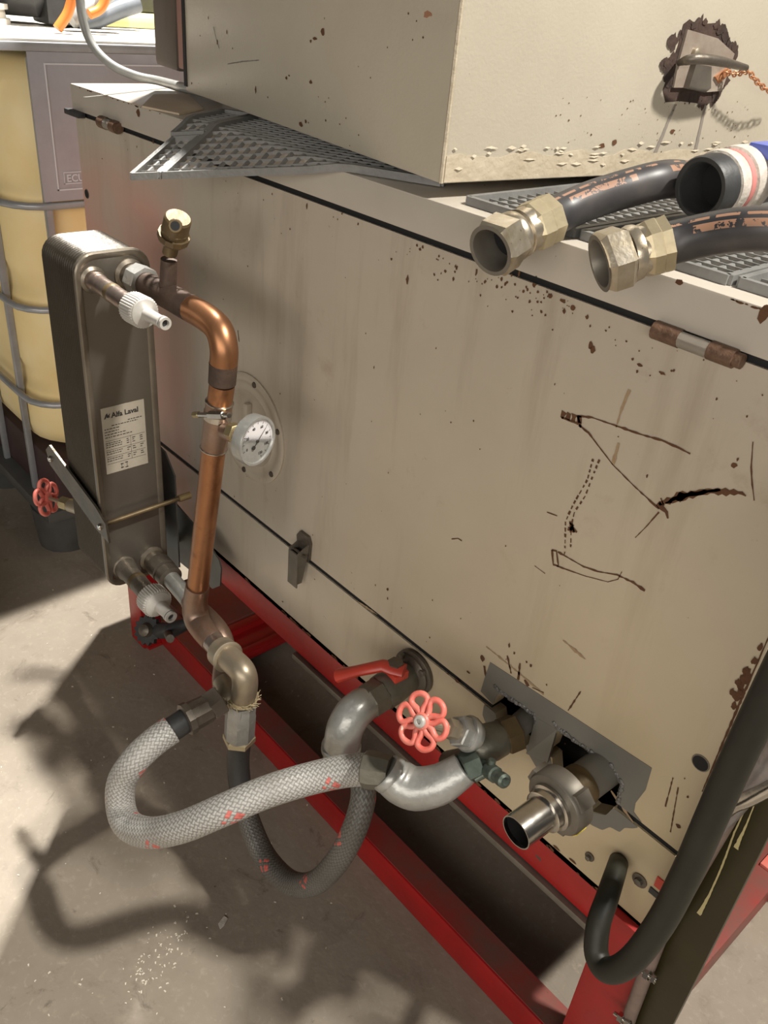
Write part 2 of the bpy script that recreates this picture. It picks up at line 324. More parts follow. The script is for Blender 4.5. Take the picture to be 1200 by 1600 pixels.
def lathe(bm, a, d, prof, n=24, rot=0.0, up=None, cap0=True):
    """prof = [(distance along, radius)...] round the axis a + t*d"""
    a = V(a); d = V(d).normalized(); s, u = frame_for(d, up); rings = []
    for t, r in prof:
        rings.append([bm.verts.new(a+d*t+(s*math.cos(2*math.pi*k/n+rot)+u*math.sin(2*math.pi*k/n+rot))*max(r, 1e-5)) for k in range(n)])
    for i in range(len(rings)-1):
        for k in range(n): bm.faces.new((rings[i][k], rings[i][(k+1) % n], rings[i+1][(k+1) % n], rings[i+1][k]))
    if cap0 and prof[0][1] > 1e-4: bm.faces.new(rings[0][::-1])
    if cap0 is not None and prof[-1][1] > 1e-4: bm.faces.new(rings[-1])
def cyl(bm, a, b, r, n=24): a, b = V(a), V(b); lathe(bm, a, b-a, [(0, r), ((b-a).length, r)], n)
def hexa(bm, a, b, r, rot=0.0, ch=.12, up=None):
    a, b = V(a), V(b); L = (b-a).length; c = r*ch
    lathe(bm, a, b-a, [(0, r-c), (c*.6, r), (L-c*.6, r), (L, r-c)], 6, rot, up)
def prism(bm, pts, vec):
    """extrude polygon (world points) by vec"""
    vec = V(vec); A = [bm.verts.new(V(p)) for p in pts]; Bv = [bm.verts.new(V(p)+vec) for p in pts]; n = len(pts)
    bm.faces.new(A[::-1]); bm.faces.new(Bv)
    for i in range(n): bm.faces.new((A[i], A[(i+1) % n], Bv[(i+1) % n], Bv[i]))
def ribbon(bm, pts, wd, nrm, h=.0006, jag=0.25):
    """flat mark of varying width lying on a surface with normal nrm"""
    nrm = V(nrm).normalized(); P = []
    pts = [V(p) for p in pts]
    for i in range(len(pts)-1):
        L = (pts[i+1]-pts[i]).length; k = max(1, int(L/.004))
        for j in range(k): P.append(pts[i].lerp(pts[i+1], j/k))
    P.append(pts[-1]); n = len(P); prev = None
    ws = wd if isinstance(wd, (list, tuple)) else [wd, wd]
    for i, p in enumerate(P):
        d = (P[min(i+1, n-1)]-P[max(i-1, 0)]).normalized(); s = d.cross(nrm).normalized()
        t = i/(n-1)*(len(ws)-1); k = min(int(t), len(ws)-2); w_ = (ws[k]*(1-(t-k))+ws[k+1]*(t-k))*(1+random.uniform(-jag, jag))/2
        o_ = s*random.uniform(-.15, .15)*w_
        a = bm.verts.new(p+s*w_+o_+nrm*h); b_ = bm.verts.new(p-s*w_+o_+nrm*h)
        if prev: bm.faces.new((prev[0], prev[1], b_, a))
        prev = (a, b_)
def blob(bm, p, rx, rz, nrm, h=.0007, n=9, seed=None):
    nrm = V(nrm).normalized(); s, u = frame_for(nrm); c = V(p)+nrm*h
    vs = [bm.verts.new(c + s*math.cos(2*math.pi*k/n)*rx*random.uniform(.55, 1.15) + u*math.sin(2*math.pi*k/n)*rz*random.uniform(.55, 1.15)) for k in range(n)]
    bm.faces.new(vs)
def text_bm(bm, s, origin, xdir, ydir, size, depth=.0004, font_bold=0.0, align='LEFT'):
    cu = bpy.data.curves.new('t', 'FONT'); cu.body = s; cu.size = size; cu.extrude = depth/2; cu.offset = font_bold; cu.align_x = align; cu.resolution_u = 3
    o = bpy.data.objects.new('t', cu); C.objects.link(o); dg = bpy.context.evaluated_depsgraph_get(); dg.update()
    me = bpy.data.meshes.new_from_object(o.evaluated_get(dg)); x = V(xdir).normalized(); y = V(ydir).normalized(); z = x.cross(y)
    mt = Matrix((x, y, z)).transposed().to_4x4(); mt.translation = V(origin); me.transform(mt); bm.from_mesh(me)
    bpy.data.objects.remove(o); bpy.data.curves.remove(cu); bpy.data.meshes.remove(me)

# ================================================================== SETTING
b = B(); box(b, (-7, -4, -.05), (4, 6, 0)); f = obj('floor', b, M['floor']); f['kind'] = 'structure'
b = B(); box(b, (-7.1, -4, 0), (-7, 6, 3.2)); f = obj('wall_left', b, M['wallp']); f['kind'] = 'structure'
b = B(); box(b, (-7, 6, 0), (4, 6.1, 3.2)); f = obj('wall_back', b, M['wallp']); f['kind'] = 'structure'

# ================================================================== RED STAND
FX0, FX1 = -1.60, -.168
fr = thing('steel_stand', 'red painted steel stand on the floor carrying the long cream cabinet', 'frame', (-.9, .35, 0))
b = B(); box(b, (FX0, 0.002, .360), (-.175, .055, .424), .004); obj('top_rail', b, M['red'], fr)
b = B(); box(b, (FX0, .70, .360), (-.175, .755, .424), .004); obj('top_rail', b, M['red'], fr)
b = B(); box(b, (-.967, -.006, .346), (-.262, .010, .3585), .002); obj('flat_bar', b, M['steelgrey'], fr, label='bare grey steel flat bar under the top rail')
b = B(); box(b, (-1.505, -.004, .0), (-.258, .050, .070), .004); obj('bottom_rail', b, M['red'], fr)
b = B(); box(b, (-1.505, .0, .0695), (-.258, .048, .0715), .0); obj('rail_top_dull', b, M['redtop'], fr, label='dull red top of the bottom rail')
b = B(); box(b, (-1.505, .70, .0), (-.258, .75, .070), .004); obj('bottom_rail', b, M['red'], fr)
b = B(); box(b, (-1.62, .052, .052), (-1.405, .698, .070), .002); obj('cross_plate', b, M['redtop'], fr)
b = B(); box(b, (-1.402, .052, .035), (-1.375, .698, .066), .002); box(b, (-1.375, .052, .03), (-1.30, .698, .05), .002); box(b, (-1.318, .052, .05), (-1.30, .698, .058), .001); obj('cross_channel', b, M['red'], fr)
def leg(x0, x1, y0, y1, z1=.43):
    b = B(); box(b, (x0, y0, 0.006), (x1, y1, z1), .005); l = obj('leg', b, M['red'], fr)
    b = B(); box(b, (x0-.022, y0+.012, 0), (x1+.004, y1+.03, .008), .001); p = obj('foot_plate', b, M['red'], l)
leg(-1.565, -1.503, -.052, .0)
leg(-1.56, -1.505, .70, .755)
leg(-.256, -.172, -.012, .045)
leg(-.25, -.19, .65, .70)
b = B(); box(b, (-.232, .047, .0), (-.170, .648, .070), .004); obj('side_rail', b, M['redtop'], fr)
b = B(); box(b, (-.21, .56, .0705), (-.11, .70, .078), .001); pl = obj('base_plate', b, M['handred'], fr, label='pale worn red base plate')
b = B(); cyl(b, (-.135, .62, .0781), (-.135, .62, .0785), .008); obj('bolt_hole', b, M['blackin'], pl)

# ================================================================== CABINET
cb = thing('steel_cabinet', 'long cream painted steel cabinet, rust scratched, standing on the red stand', 'cabinet', (-.95, .4, .424))
X0, X1, Y1 = -1.715, -.200, .78
b = B(); box(b, (X0+.012, .075, .437), (X1-.012, Y1-.01, 1.176)); obj('inner_shell', b, M['dark'], cb, label='dark inside seen through gaps and cut-outs')
def P0(px, py): p = q(px, py, 0.0); return V((p.x, 0, p.z))
ZS = .5885   # seam centre
nL, nR = -.500, -.303    # notch extents (two openings with a tongue between)
up = [(X0, ZS+.0045), (-.505, ZS+.0045), (-.500, .622), (-.437, .628), (-.430, ZS+.0045), (-.402, ZS+.0045), (-.398, .634), (-.315, .640), (-.296, .625), (-.294, ZS+.0045), (X1, ZS+.0045), (X1, 1.181), (X0, 1.181)]
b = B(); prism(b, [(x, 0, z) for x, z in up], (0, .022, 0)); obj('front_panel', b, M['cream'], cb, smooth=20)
lo = [(X0, .426), (X1, .426), (X1, ZS-.0055), (-.294, ZS-.0055), (-.300, .562), (-.320, .549), (-.385, .552), (-.395, ZS-.0055), (-.432, ZS-.0055), (-.438, .566), (-.490, .566), (-.497, ZS-.0055), (X0, ZS-.0055)]
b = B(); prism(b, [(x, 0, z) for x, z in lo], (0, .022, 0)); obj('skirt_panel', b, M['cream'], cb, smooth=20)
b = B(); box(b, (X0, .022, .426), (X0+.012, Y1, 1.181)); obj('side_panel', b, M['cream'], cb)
b = B(); box(b, (X1-.012, .022, .426), (X1, Y1, 1.181)); obj('side_panel', b, M['cream'], cb)
b = B(); box(b, (X0, .0, .426), (X1, Y1, .436)); obj('bottom_panel', b, M['dark'], cb)
b = B(); box(b, (X0-.004, -.004, 1.1895), (X1+.006, Y1, 1.234), .003); lid = obj('lid', b, M['lid'], cb)
b = B()
for p0, p1 in (((132, 152), (285, 135)),):
    a_, b_ = qz(*p0, 1.2342), qz(*p1, 1.2342); ribbon(b, [a_, b_], .006, (0, 0, 1), .0003, .05)
obj('lid_crease', b, M['greypaint'], lid)
# bead lines: door edge at the far left and right, vertical fold
b = B(); ribbon(b, [(X1-.004, 0, .70), (X1-.004, 0, .84), (X1-.003, 0, .95)], [.0012, .0026, .001], (0, -1, 0), .0008, .3); obj('worn_edge', b, M['rustmark'], cb, label='rust showing along the right edge')
b = B(); [blob(b, (X1-.006-abs(random.gauss(0, .005)), 0, .868+random.gauss(0, .018)), .0035, .006, (0, -1, 0), .0006+k*.00004, 11) for k in range(22)]; obj('burn_mark', b, M['rustmark'], cb, kind='stuff')
# grey primer patch
def rnd(gp):     # outline with its corners cut round
    out = []; n = len(gp)
    for i in range(n):
        a, p, c = V((*gp[i-1], 0)), V((*gp[i], 0)), V((*gp[(i+1) % n], 0))
        out += [p.lerp(a, .22), p.lerp(a, .07).lerp(p.lerp(c, .07), .5), p.lerp(c, .22)]
    return [(v.x, -.0008, v.y) for v in out]
gp = [(-.524, .660), (-.266, .682), (-.264, .645), (-.270, .615), (-.268, .600), (-.255, .594), (-.294, .594), (-.296, .625), (-.315, .640), (-.398, .634), (-.402, .594), (-.430, .594), (-.437, .628), (-.500, .622), (-.505, .594), (-.530, .600), (-.528, .625)]
b = B(); prism(b, [(x, -.0008, z) for x, z in gp], (0, .0006, 0)); obj('grey_patch', b, M['greypaint'], cb, label='patch of grey primer round the pipe holes')
gp = [(-.520, .583), (-.497, .583), (-.490, .566), (-.478, .566), (-.482, .555), (-.506, .548), (-.519, .562)]
b = B(); prism(b, rnd(gp), (0, .0006, 0)); obj('grey_overspray', b, M['greypaint'], cb)
b = B(); gp = [(-.294, .583), (-.256, .583), (-.262, .575), (-.272, .566), (-.276, .553), (-.290, .549), (-.298, .534), (-.316, .527), (-.345, .535), (-.352, .550), (-.320, .548), (-.300, .562)]
prism(b, rnd(gp), (0, .0006, 0)); obj('grey_overspray', b, M['greypaint'], cb)
b = B(); gp = [(-.430, .583), (-.397, .583), (-.386, .552), (-.41, .545), (-.440, .566)]
prism(b, rnd(gp), (0, .0006, 0)); obj('grey_overspray', b, M['greypaint'], cb)
def weld(pts):
    b = B(); pts = [V(p) for p in pts]
    for i in range(len(pts)-1):
        L = (pts[i+1]-pts[i]).length; k = max(2, int(L/.0035))
        for j in range(k+1):
            p = pts[i].lerp(pts[i+1], j/k) + V([random.uniform(-.001, .001) for _ in range(3)])
            bmesh.ops.create_icosphere(b, subdivisions=1, radius=random.uniform(.0025, .0042), matrix=Matrix.Translation(p) @ Matrix.Diagonal((1, .7, 1, 1)))
    obj('weld_bead', b, M['greyweld'], cb)
weld([(-.508, -.001, .628), (-.497, -.001, .625), (-.437, -.001, .631), (-.431, -.001, .620)])
weld([(-.405, -.001, .641), (-.398, -.001, .637), (-.315, -.001, .643), (-.294, -.001, .629), (-.290, -.001, .597)])
# tongue folded out between the two openings
b = B(); prism(b, [(-.434, -.001, .628), (-.399, -.001, .634), (-.397, -.006, .575), (-.428, -.012, .570)], (0, .004, 0)); obj('tongue_plate', b, M['greypaint'], cb)
# round inspection cover behind the thermometer
fc = V((-1.115, 0, .768)); b = B(); lathe(b, fc, (0, -1, 0), [(-.001, .100), (.003, .100), (.0045, .097), (.0045, .086), (.003, .084), (.003, .07), (.0035, .069), (.0015, .066), (.0015, 0)], 56)
cov = obj('inspection_cover', b, M['cream'], cb)
for a in range(6):
    an = math.radians(20+60*a); p = fc+V((math.cos(an)*.09, -.0045, math.sin(an)*.09)); b = B(); lathe(b, p, (0, -1, 0), [(0, .0055), (.002, .005), (.0022, .002)], 10); obj('screw', b, M['darksteel'], cov)
b = B(); box(b, (fc.x-.006, -.014, fc.z-.015), (fc.x+.006, -.001, fc.z+.05), .004); obj('cover_handle', b, M['cream'], cov)
# hinges (pin in three knuckles)
def hinge(xc, z, L, r, mm):
    b = B(); cyl(b, (xc-L*.19, -.008, z), (xc+L*.52, -.008, z), r*.85, 14)
    h = obj('hinge', b, M['hinge_rust'], cb, label='rusty weld-on barrel hinge')
    for u0, u1 in ((-.5, -.18), (.16, .44)): b = B(); cyl(b, (xc+L*u0, -.008, z), (xc+L*u1, -.008, z), r*1.08, 14); obj('hinge_knuckle', b, M['hinge_rust'], h); b = B(); cyl(b, (xc-L*.19, -.008, z), (xc+L*.17, -.008, z), r, 14); obj('hinge_sleeve', b, M['lid'], h)
hinge(-.361, 1.183, .092, .0085, False); hinge(-1.555, 1.187, .07, .010, False)
b = B(); box(b, (-1.73, -.016, 1.180), (-1.67, 0, 1.190), .002); obj('seal_end', b, M['black_rubber'], cb)
# seam strips (dark rubber seals set back in the joints)
b = B(); box(b, (X0+.004, .003, 1.180), (X1-.002, .022, 1.191)); obj('lid_seal', b, M['blackin'], cb)
b = B(); box(b, (X0+.004, .003, ZS-.006), (-.508, .021, ZS+.006)); obj('seam_seal', b, M['blackin'], cb)
b = B(); box(b, (-.291, .003, ZS-.006), (X1-.002, .02, ZS+.006)); obj('seam_seal', b, M['blackin'], cb)
# toggle latch
lc = V((-.947, 0, .607)); b = B(); prism(b, [(lc.x-.020, -.001, lc.z+.022), (lc.x-.012, -.001, lc.z+.034), (lc.x+.012, -.001, lc.z+.034), (lc.x+.018, -.001, lc.z+.022), (lc.x+.016, -.001, lc.z-.014), (lc.x-.016, -.001, lc.z-.014)], (0, -.005, 0))
la = obj('toggle_latch', b, M['darksteel'], cb)
b = B(); prism(b, [(lc.x-.017, -.006, lc.z+.012), (lc.x-.014, -.026, lc.z+.006), (lc.x-.008, -.026, lc.z-.062), (lc.x-.008, -.012, lc.z-.066)], (.004, 0, 0)); prism(b, [(lc.x+.017, -.004, lc.z+.022), (lc.x+.013, -.026, lc.z+.006), (lc.x+.008, -.026, lc.z-.062), (lc.x+.008, -.012, lc.z-.062)], (-.003, 0, 0)); box(b, (lc.x-.014, -.027, lc.z-.066), (lc.x+.012, -.024, lc.z+.004), .001)
obj('latch_lever', b, M['steelgrey'], la); b = B(); cyl(b, (lc.x-.02, -.017, lc.z+.002), (lc.x+.02, -.017, lc.z+.002), .003, 10); obj('latch_pin', b, M['darksteel'], la)
# holes and bolts
for px, py, r in ((1095, 1192, .0095), (136, 303, .008)):
    p = P0(px, py); b = B(); lathe(b, p, (0, -1, 0), [(-.0, r*1.15), (.0008, r*1.15), (.001, r)], 20); h = obj('hole_rim', b, M['steelgrey'], cb); b = B(); cyl(b, p+V((0, -.0009, 0)), p+V((0, -.0012, 0)), r, 20); obj('drill_hole', b, M['blackin'], h)
for px, py, r in ((1000, 1375, .0105), (922, 1338, .007)):
    p = P0(px, py); b = B(); lathe(b, p, (0, -1, 0), [(0, r), (.002, r), (.0025, r*.8)], 20); h = obj('washer', b, M['darksteel'], cb); b = B(); hexa(b, p+V((0, -.002, 0)), p+V((0, -.007, 0)), r*.55); obj('bolt_head', b, M['steelgrey'], h)
b = B(); p = P0(1030, 1378); box(b, (p.x-.004, -.002, p.z-.010), (p.x+.006, 0, p.z+.008)); obj('red_sticker', b, M['leverred'], cb)
b = B(); p = P0(1020, 1391); box(b, (p.x-.004, -.002, p.z-.006), (p.x+.008, 0, p.z+.004)); obj('black_sticker', b, M['black_rubber'], cb)
# drawn-looking rust scratches (each traced where it lies on the front panel)
b = B(); N = (0, -1, 0)
def S(pts, wpx, jag=.3, bm=None):
    mmpx = .00095; ws = [x*mmpx for x in (wpx if isinstance(wpx, (list, tuple)) else [wpx, wpx])]; ribbon(bm or b, [P0(*p) for p in pts], ws, N, .0007, jag)
S([(905, 650), (925, 652), (960, 664), (1000, 678), (1035, 688), (1062, 700), (1079, 709)], [4, 1.2, 3, 2, 3, 1.5], .4)
S([(905, 664), (920, 676), (958, 726), (990, 758), (1030, 795)], [3, 1.5, 2, 1.5, 3], .4)
for k in range(4): S([(882+k*8, 643+k*2), (878+k*9, 653+k*2.5)], [7, 6], .3)
S([(903, 649), (908, 668)], 4); S([(878, 652), (904, 662)], 3)
S([(1040, 786), (1070, 775), (1110, 767), (1160, 770), (1166, 775)], [3, 8, 5, 8, 2], .5); S([(1030, 788), (1060, 776), (1100, 768), (1126, 765)], [4, 8, 6, 2], .5)
S([(1028, 786), (1042, 800), (1044, 810)], [8, 5, 2]); S([(1033, 778), (1038, 790)], 2)
S([(1030, 800), (1010, 823), (993, 840)], [2, 1.2, 1])
S([(863, 859), (865, 882), (873, 884), (870, 861), (863, 859)], 3); S([(872, 862), (912, 885), (935, 893), (965, 898), (990, 910), (1008, 923)], [3, 1.5, 2, 2, 2, 5], .5)
S([(870, 884), (915, 900), (950, 909), (966, 905), (972, 893)], [2.5, 1.2, 1, 1])
def dashes(pts, w_, L=5, gap=3):
    for i in range(len(pts)-1):
        a = V((*pts[i], 0)); c_ = V((*pts[i+1], 0)); n = max(1, int((c_-a).length/(L+gap)))
        for k in range(n):
            p = a.lerp(c_, k/n); p2 = a.lerp(c_, (k+random.uniform(.35, .75))/n); S([(p.x, p.y), (p2.x, p2.y)], w_*random.uniform(.6, 1.4))
dashes([(927, 717), (918, 750), (895, 790), (884, 815), (883, 862), (881, 870)], 2); dashes([(937, 718), (926, 745), (915, 775), (898, 800), (893, 822), (892, 860)], 2)
for k in range(9): S([(888+random.uniform(-2, 8), 818+random.uniform(-4, 10)), (894+random.uniform(-2, 8), 824+random.uniform(-4, 8))], 2.5)
S([(1177, 690), (1174, 730), (1176, 757), (1179, 782)], [1, 1.5, 2, 1]); S([(855, 800), (871, 806)], 1.5); S([(836, 884), (852, 896)], 1)
S([(706, 842), (716, 841), (722, 845)], 2); S([(372, 516), (374, 534)], 2)
for pts, w_ in (([(757, 1040), (760, 1062)], 3), ([(793, 1024), (799, 1052)], 3), ([(813, 1036), (810, 1062)], 3), ([(820, 1062), (826, 1072)], 4), ([(832, 1074), (850, 1082)], 2), ([(908, 1080), (888, 1110)], 2), ([(928, 540), (925, 552)], 6), ([(1060, 1230), (1048, 1300)], 1.5), ([(1052, 1215), (1040, 1260)], 1.5)): S(pts, w_, .6)
obj('rust_scratches', b, M['rustmark'], cb, kind='stuff', label='thin brown rust scratches')
b = B(); S([(984, 609), (972, 638), (963, 668)], [4, 3, 1.5], .3, b); S([(967, 692), (958, 726)], [4, 5], .3, b)
for pts in ([(760, 1010), (812, 1052), (850, 1085)], [(560, 940), (590, 960)], [(955, 1235), (990, 1285)], [(880, 1000), (915, 1030)]): S(pts, [2, 4, 2], .8, b)
obj('brown_smears', b, M['smear'], cb, kind='stuff', label='faint brown smears')
b = B()
def blobs(lst):
    for px, py, rx, rz in lst: p = P0(px, py); blob(b, p, rx*.00062, rz*.00068, N)
blobs([(606, 921, 4, 5), (606, 935, 3, 4), (587, 914, 2, 4), (637, 437, 5, 9), (480, 322, 3, 7), (754, 1028, 9, 10), (715, 1064, 10, 5), (732, 1050, 7, 4), (700, 1052, 5, 2), (1147, 727, 6, 5), (1153, 718, 2, 4),
       (1035, 583, 7, 3), (1050, 579, 3, 2), (1000, 570, 6, 3), (996, 580, 3, 3), (923, 540, 5, 8), (835, 445, 5, 5), (812, 427, 3, 6), (745, 425, 3, 8), (777, 448, 3, 5), (705, 660, 2, 2), (438, 615, 2, 2), (492, 905, 3, 2), (442, 940, 4, 3),
       (880, 470, 8, 4), (895, 480, 6, 5), (882, 486, 4, 5), (918, 495, 4, 4), (860, 462, 6, 5), (800, 430, 3, 3), (784, 436, 3, 4), (709, 436, 3, 4), (560, 350, 3, 3), (535, 334, 3, 3), (160, 248, 3, 2), (240, 222, 4, 5),
       (830, 1040, 4, 5), (823, 1034, 3, 3), (800, 1070, 4, 6), (1060, 1290, 6, 5), (1075, 1245, 3, 3), (1120, 1215, 3, 3), (1130, 1180, 3, 3), (870, 1325, 12, 4), (895, 1345, 14, 4), (980, 1260, 4, 3), (796, 1008, 3, 6), (804, 1020, 3, 4)])
for k in range(110):
    x = random.uniform(-1.6, -.22); z = random.choice([random.uniform(.60, 1.17), 1.175-random.expovariate(40), .597+random.expovariate(30)]); s_ = random.uniform(.0004, .0014)
    blob(b, (x, 0, z), s_, s_*random.uniform(.8, 2), N, n=6)
for k in range(60):
    x = random.uniform(-1.2, -.21); s_ = random.uniform(.001, .005); blob(b, (x, 0, .427+s_*.7), s_*1.6, s_*.8, N, n=7)
for k in range(70):
    x = -.6+random.gauss(0, .12); s_ = random.uniform(.0006, .0024)
    if x < -.22: blob(b, (x, 0, 1.178-abs(random.gauss(0, .02))), s_, s_, N, n=7)
obj('rust_spots', b, M['rustmark'], cb, kind='stuff', label='small brown rust spots and paint chips')
b = B()
for k in range(55):
    x = random.choice([random.uniform(-1.69, -1.25), random.uniform(-.35, -.2)]); s_ = random.uniform(.0008, .0025); blob(b, (x, -.0045, 1.2325-s_*.4), s_*2, s_*.6, N, n=7)
p = on(1196, 488, 'y', -.004); blob(b, p, .006, .010, N); p = on(1062, 441, 'y', -.004); blob(b, p, .005, .003, N); p = on(216, 176, 'y', -.004); blob(b, p, .008, .008, N)
obj('lid_chips', b, M['rustmark'], lid, kind='stuff')

# ================================================================== UPPER BOX (set askew on the mats)
a1 = V((.132, .991, 0)).normalized(); a0 = V((-.991, .132, 0)).normalized(); c0 = V((-.729, .003, 1.252))
MB = Matrix((a0, a1, V((0, 0, 1)))).transposed().to_4x4(); MB.translation = c0    # local: x to the left, y back, z up
bx = thing('upper_steel_box', 'heavy cream painted steel box sitting askew on rubber mats on the cabinet lid', 'box', tuple(c0))
b = B(); box(b, (0, 0, 0), (.755, .9, .50), .004, MB); obj('box_body', b, M['boxpaint'], bx)
b = B(); box(b, (.757, .010, .030), (.810, .88, .50), .004, MB); obj('end_board', b, M['pinkboard'], bx, label='pinkish brown strip at the far end')
b = B(); box(b, (.810, .006, .024), (.915, .88, .50), .01, MB); obj('end_board', b, M['brownboard'], bx, label='dark brown slab at the far end')
b = B(); box(b, (.7455, -.0012, .008), (.7585, .88, .50), 0, MB); obj('black_sealant', b, M['blackin'], bx)
# peeled strip along the bottom of the right face
b = B(); pts = []
for k in range(41):
    y_ = .004+k*.02; pts.append((-.0009, y_, .030+.0035*math.sin(k*1.3)+random.uniform(-.002, .002)))
poly = [MB @ V((-.0009, .004, .002))]+[MB @ V(p) for p in pts]+[MB @ V((-.0009, .804, .002))]
prism(b, poly, a0*.0008)
for k in range(60):
    y_ = random.uniform(.01, .8); z_ = random.uniform(.016, .042); vs = []
    L_ = random.uniform(.006, .022); h_ = random.uniform(.0008, .0022)
    pts = [(-.002, y_, z_), (-.0028, y_+L_*.5, z_-h_), (-.002, y_+L_, z_+random.uniform(-.001, .001)), (-.001, y_+L_*.5, z_+h_)]
    vv = [b.verts.new(MB @ V(p)) for p in pts]; b.faces.new(vv)
obj('peeling_strip', b, M['peel'], bx, smooth=15, label='flaking paint band along the bottom edge')
# burnt patch + welded hasp
def BF(px, py, off=0.0):   # point on the right face
    n = V((.991, -.132, 0)).normalized(); r = ray(px, py); t = n.dot(c0+n*off-CAM)/n.dot(r); return CAM+r*t
nb = V((.991, -.132, 0)).normalized()
def FP(pts, off, th, mt, name, par, **kw): b = B(); prism(b, [BF(x, y, off) for x, y in pts], -nb*th); return obj(name, b, mt, par, smooth=25, **kw)
FP([(1068, 38), (1078, 30), (1088, 38), (1118, 36), (1136, 44), (1140, 60), (1150, 84), (1140, 112), (1132, 138), (1118, 150), (1095, 162), (1060, 158), (1040, 160), (1036, 140), (1044, 118), (1052, 92), (1060, 70)], .0008, .0006, M['char'], 'burnt_patch', bx)
b = B()
for k in range(60):
    t_ = random.uniform(0, 6.28); blob(b, BF(1094+50*math.cos(t_)+random.gauss(0, 3)-6*math.sin(t_), 98+62*math.sin(t_)+random.gauss(0, 4)), random.uniform(.003, .009), random.uniform(.004, .010), nb, .0008+k*.00002, 11)
obj('scorch_marks', b, M['char'], bx, kind='stuff')
plt = FP([(1075, 46), (1122, 60), (1148, 84), (1128, 142), (1104, 144), (1090, 137), (1053, 137), (1060, 100)], .005, .004, M['brush'], 'hasp_plate', bx, label='bare steel plate welded on')
FP([(1088, 100), (1112, 104), (1111, 138), (1102, 145), (1076, 139)], .014, .009, M['steelgrey'], 'hasp_block', plt)
b = B(); tube(b, [BF(1062, 98, .006), BF(1074, 94, .03), BF(1095, 92, .04), BF(1130, 97, .045), BF(1166, 106, .04)], [.004, .006, .0065, .006, .004], 12, curve=5); obj('hasp_handle', b, M['darksteel'], plt)
b = B(); lathe(b, BF(1084, 82, .004), nb, [(0, .006), (.006, .006), (.008, .003)], 10); obj('rivet', b, M['palebrass'], plt)
FP([(1118, 120), (1138, 106), (1141, 114), (1124, 130)], .008, .004, M['copperchain'], 'brass_tab', plt)
for p0, p1 in (((1055, 163), (1018, 252)), ((1102, 163), (1084, 246))):
    b = B(); ribbon(b, [BF(*p0), BF((p0[0]+p1[0])/2, (p0[1]+p1[1])/2), BF(*p1)], [.004, .006, .0075], nb, .0006, .1); obj('drip_streak', b, M['drip_streak'], bx, label='grey run of liquid down the face')
b = B(); a_n = -a1
def LF(px, py, off=0.0): r = ray(px, py); t = a1.dot(c0-a1*off-CAM)/a1.dot(r); return CAM+r*t
for px, py, rx, rz in ((505, 50, 7, 8), (492, 60, 8, 3), (486, 64, 4, 3), (448, 122, 4, 3), (452, 118, 3, 2), (486, 128, 5, 4), (470, 194, 8, 5), (478, 190, 4, 4), (340, 66, 3, 6), (326, 28, 2, 4), (355, 50, 2, 5), (400, 140, 3, 7), (300, 130, 3, 3)): blob(b, LF(px, py), rx*.0008, rz*.0008, a_n, .0007)
for px, py in ((960, 222), (940, 228), (668, 22), (1050, 205)): blob(b, BF(px, py), .006, .004, nb, .0007)
for k in range(70):
    px = random.uniform(860, 1180); py = random.uniform(150, 240); s_ = random.uniform(.0005, .0016); blob(b, BF(px, py), s_, s_, nb, .0006, n=6)
for k in range(30):
    px = random.uniform(310, 680); py = random.uniform(20, 240)
    s_ = random.uniform(.0006, .0018); blob(b, LF(px, py), s_, s_, a_n, .0006, n=6)
obj('paint_chips', b, M['rustmark'], bx, kind='stuff')
b = B(); ribbon(b, [LF(334, 42), LF(338, 60), LF(343, 76)], .0018, a_n, .0006); ribbon(b, [LF(356, 100), LF(380, 96), LF(405, 94)], .0015, a_n, .0006); obj('scuff', b, M['greypaint'], bx)
# bright bare front-right edge
b = B(); tube(b, [MB @ V((.001, .001, .001)), MB @ V((.001, .001, .50))], .0026, 6); obj('worn_corner', b, M['peel'], bx)
ch = thing('chain', 'short orange rusty chain hanging from the hasp on the upper box', 'chain', tuple(BF(1166, 112, .04)))
cpts = smooth_path([BF(1132, 112, .012), BF(1150, 116, .02), BF(1168, 112, .035), BF(1185, 130, .035), BF(1205, 142, .035), BF(1240, 135, .035)], 4)
prevp = cpts[0]; k = 0
for p in cpts[1:]:
    d = (p-prevp); L_ = d.length; mid = (p+prevp)/2; s, u = frame_for(d); 
    if k % 2: s, u = u, s
    b = B(); ring = [mid + d.normalized()*math.cos(t)*L_*.68 + s*math.sin(t)*.0035 for t in [2*math.pi*i/10 for i in range(11)]]
    tube(b, ring, .0011, 6, caps=False); obj('link', b, M['copperchain'], ch); prevp = p; k += 1

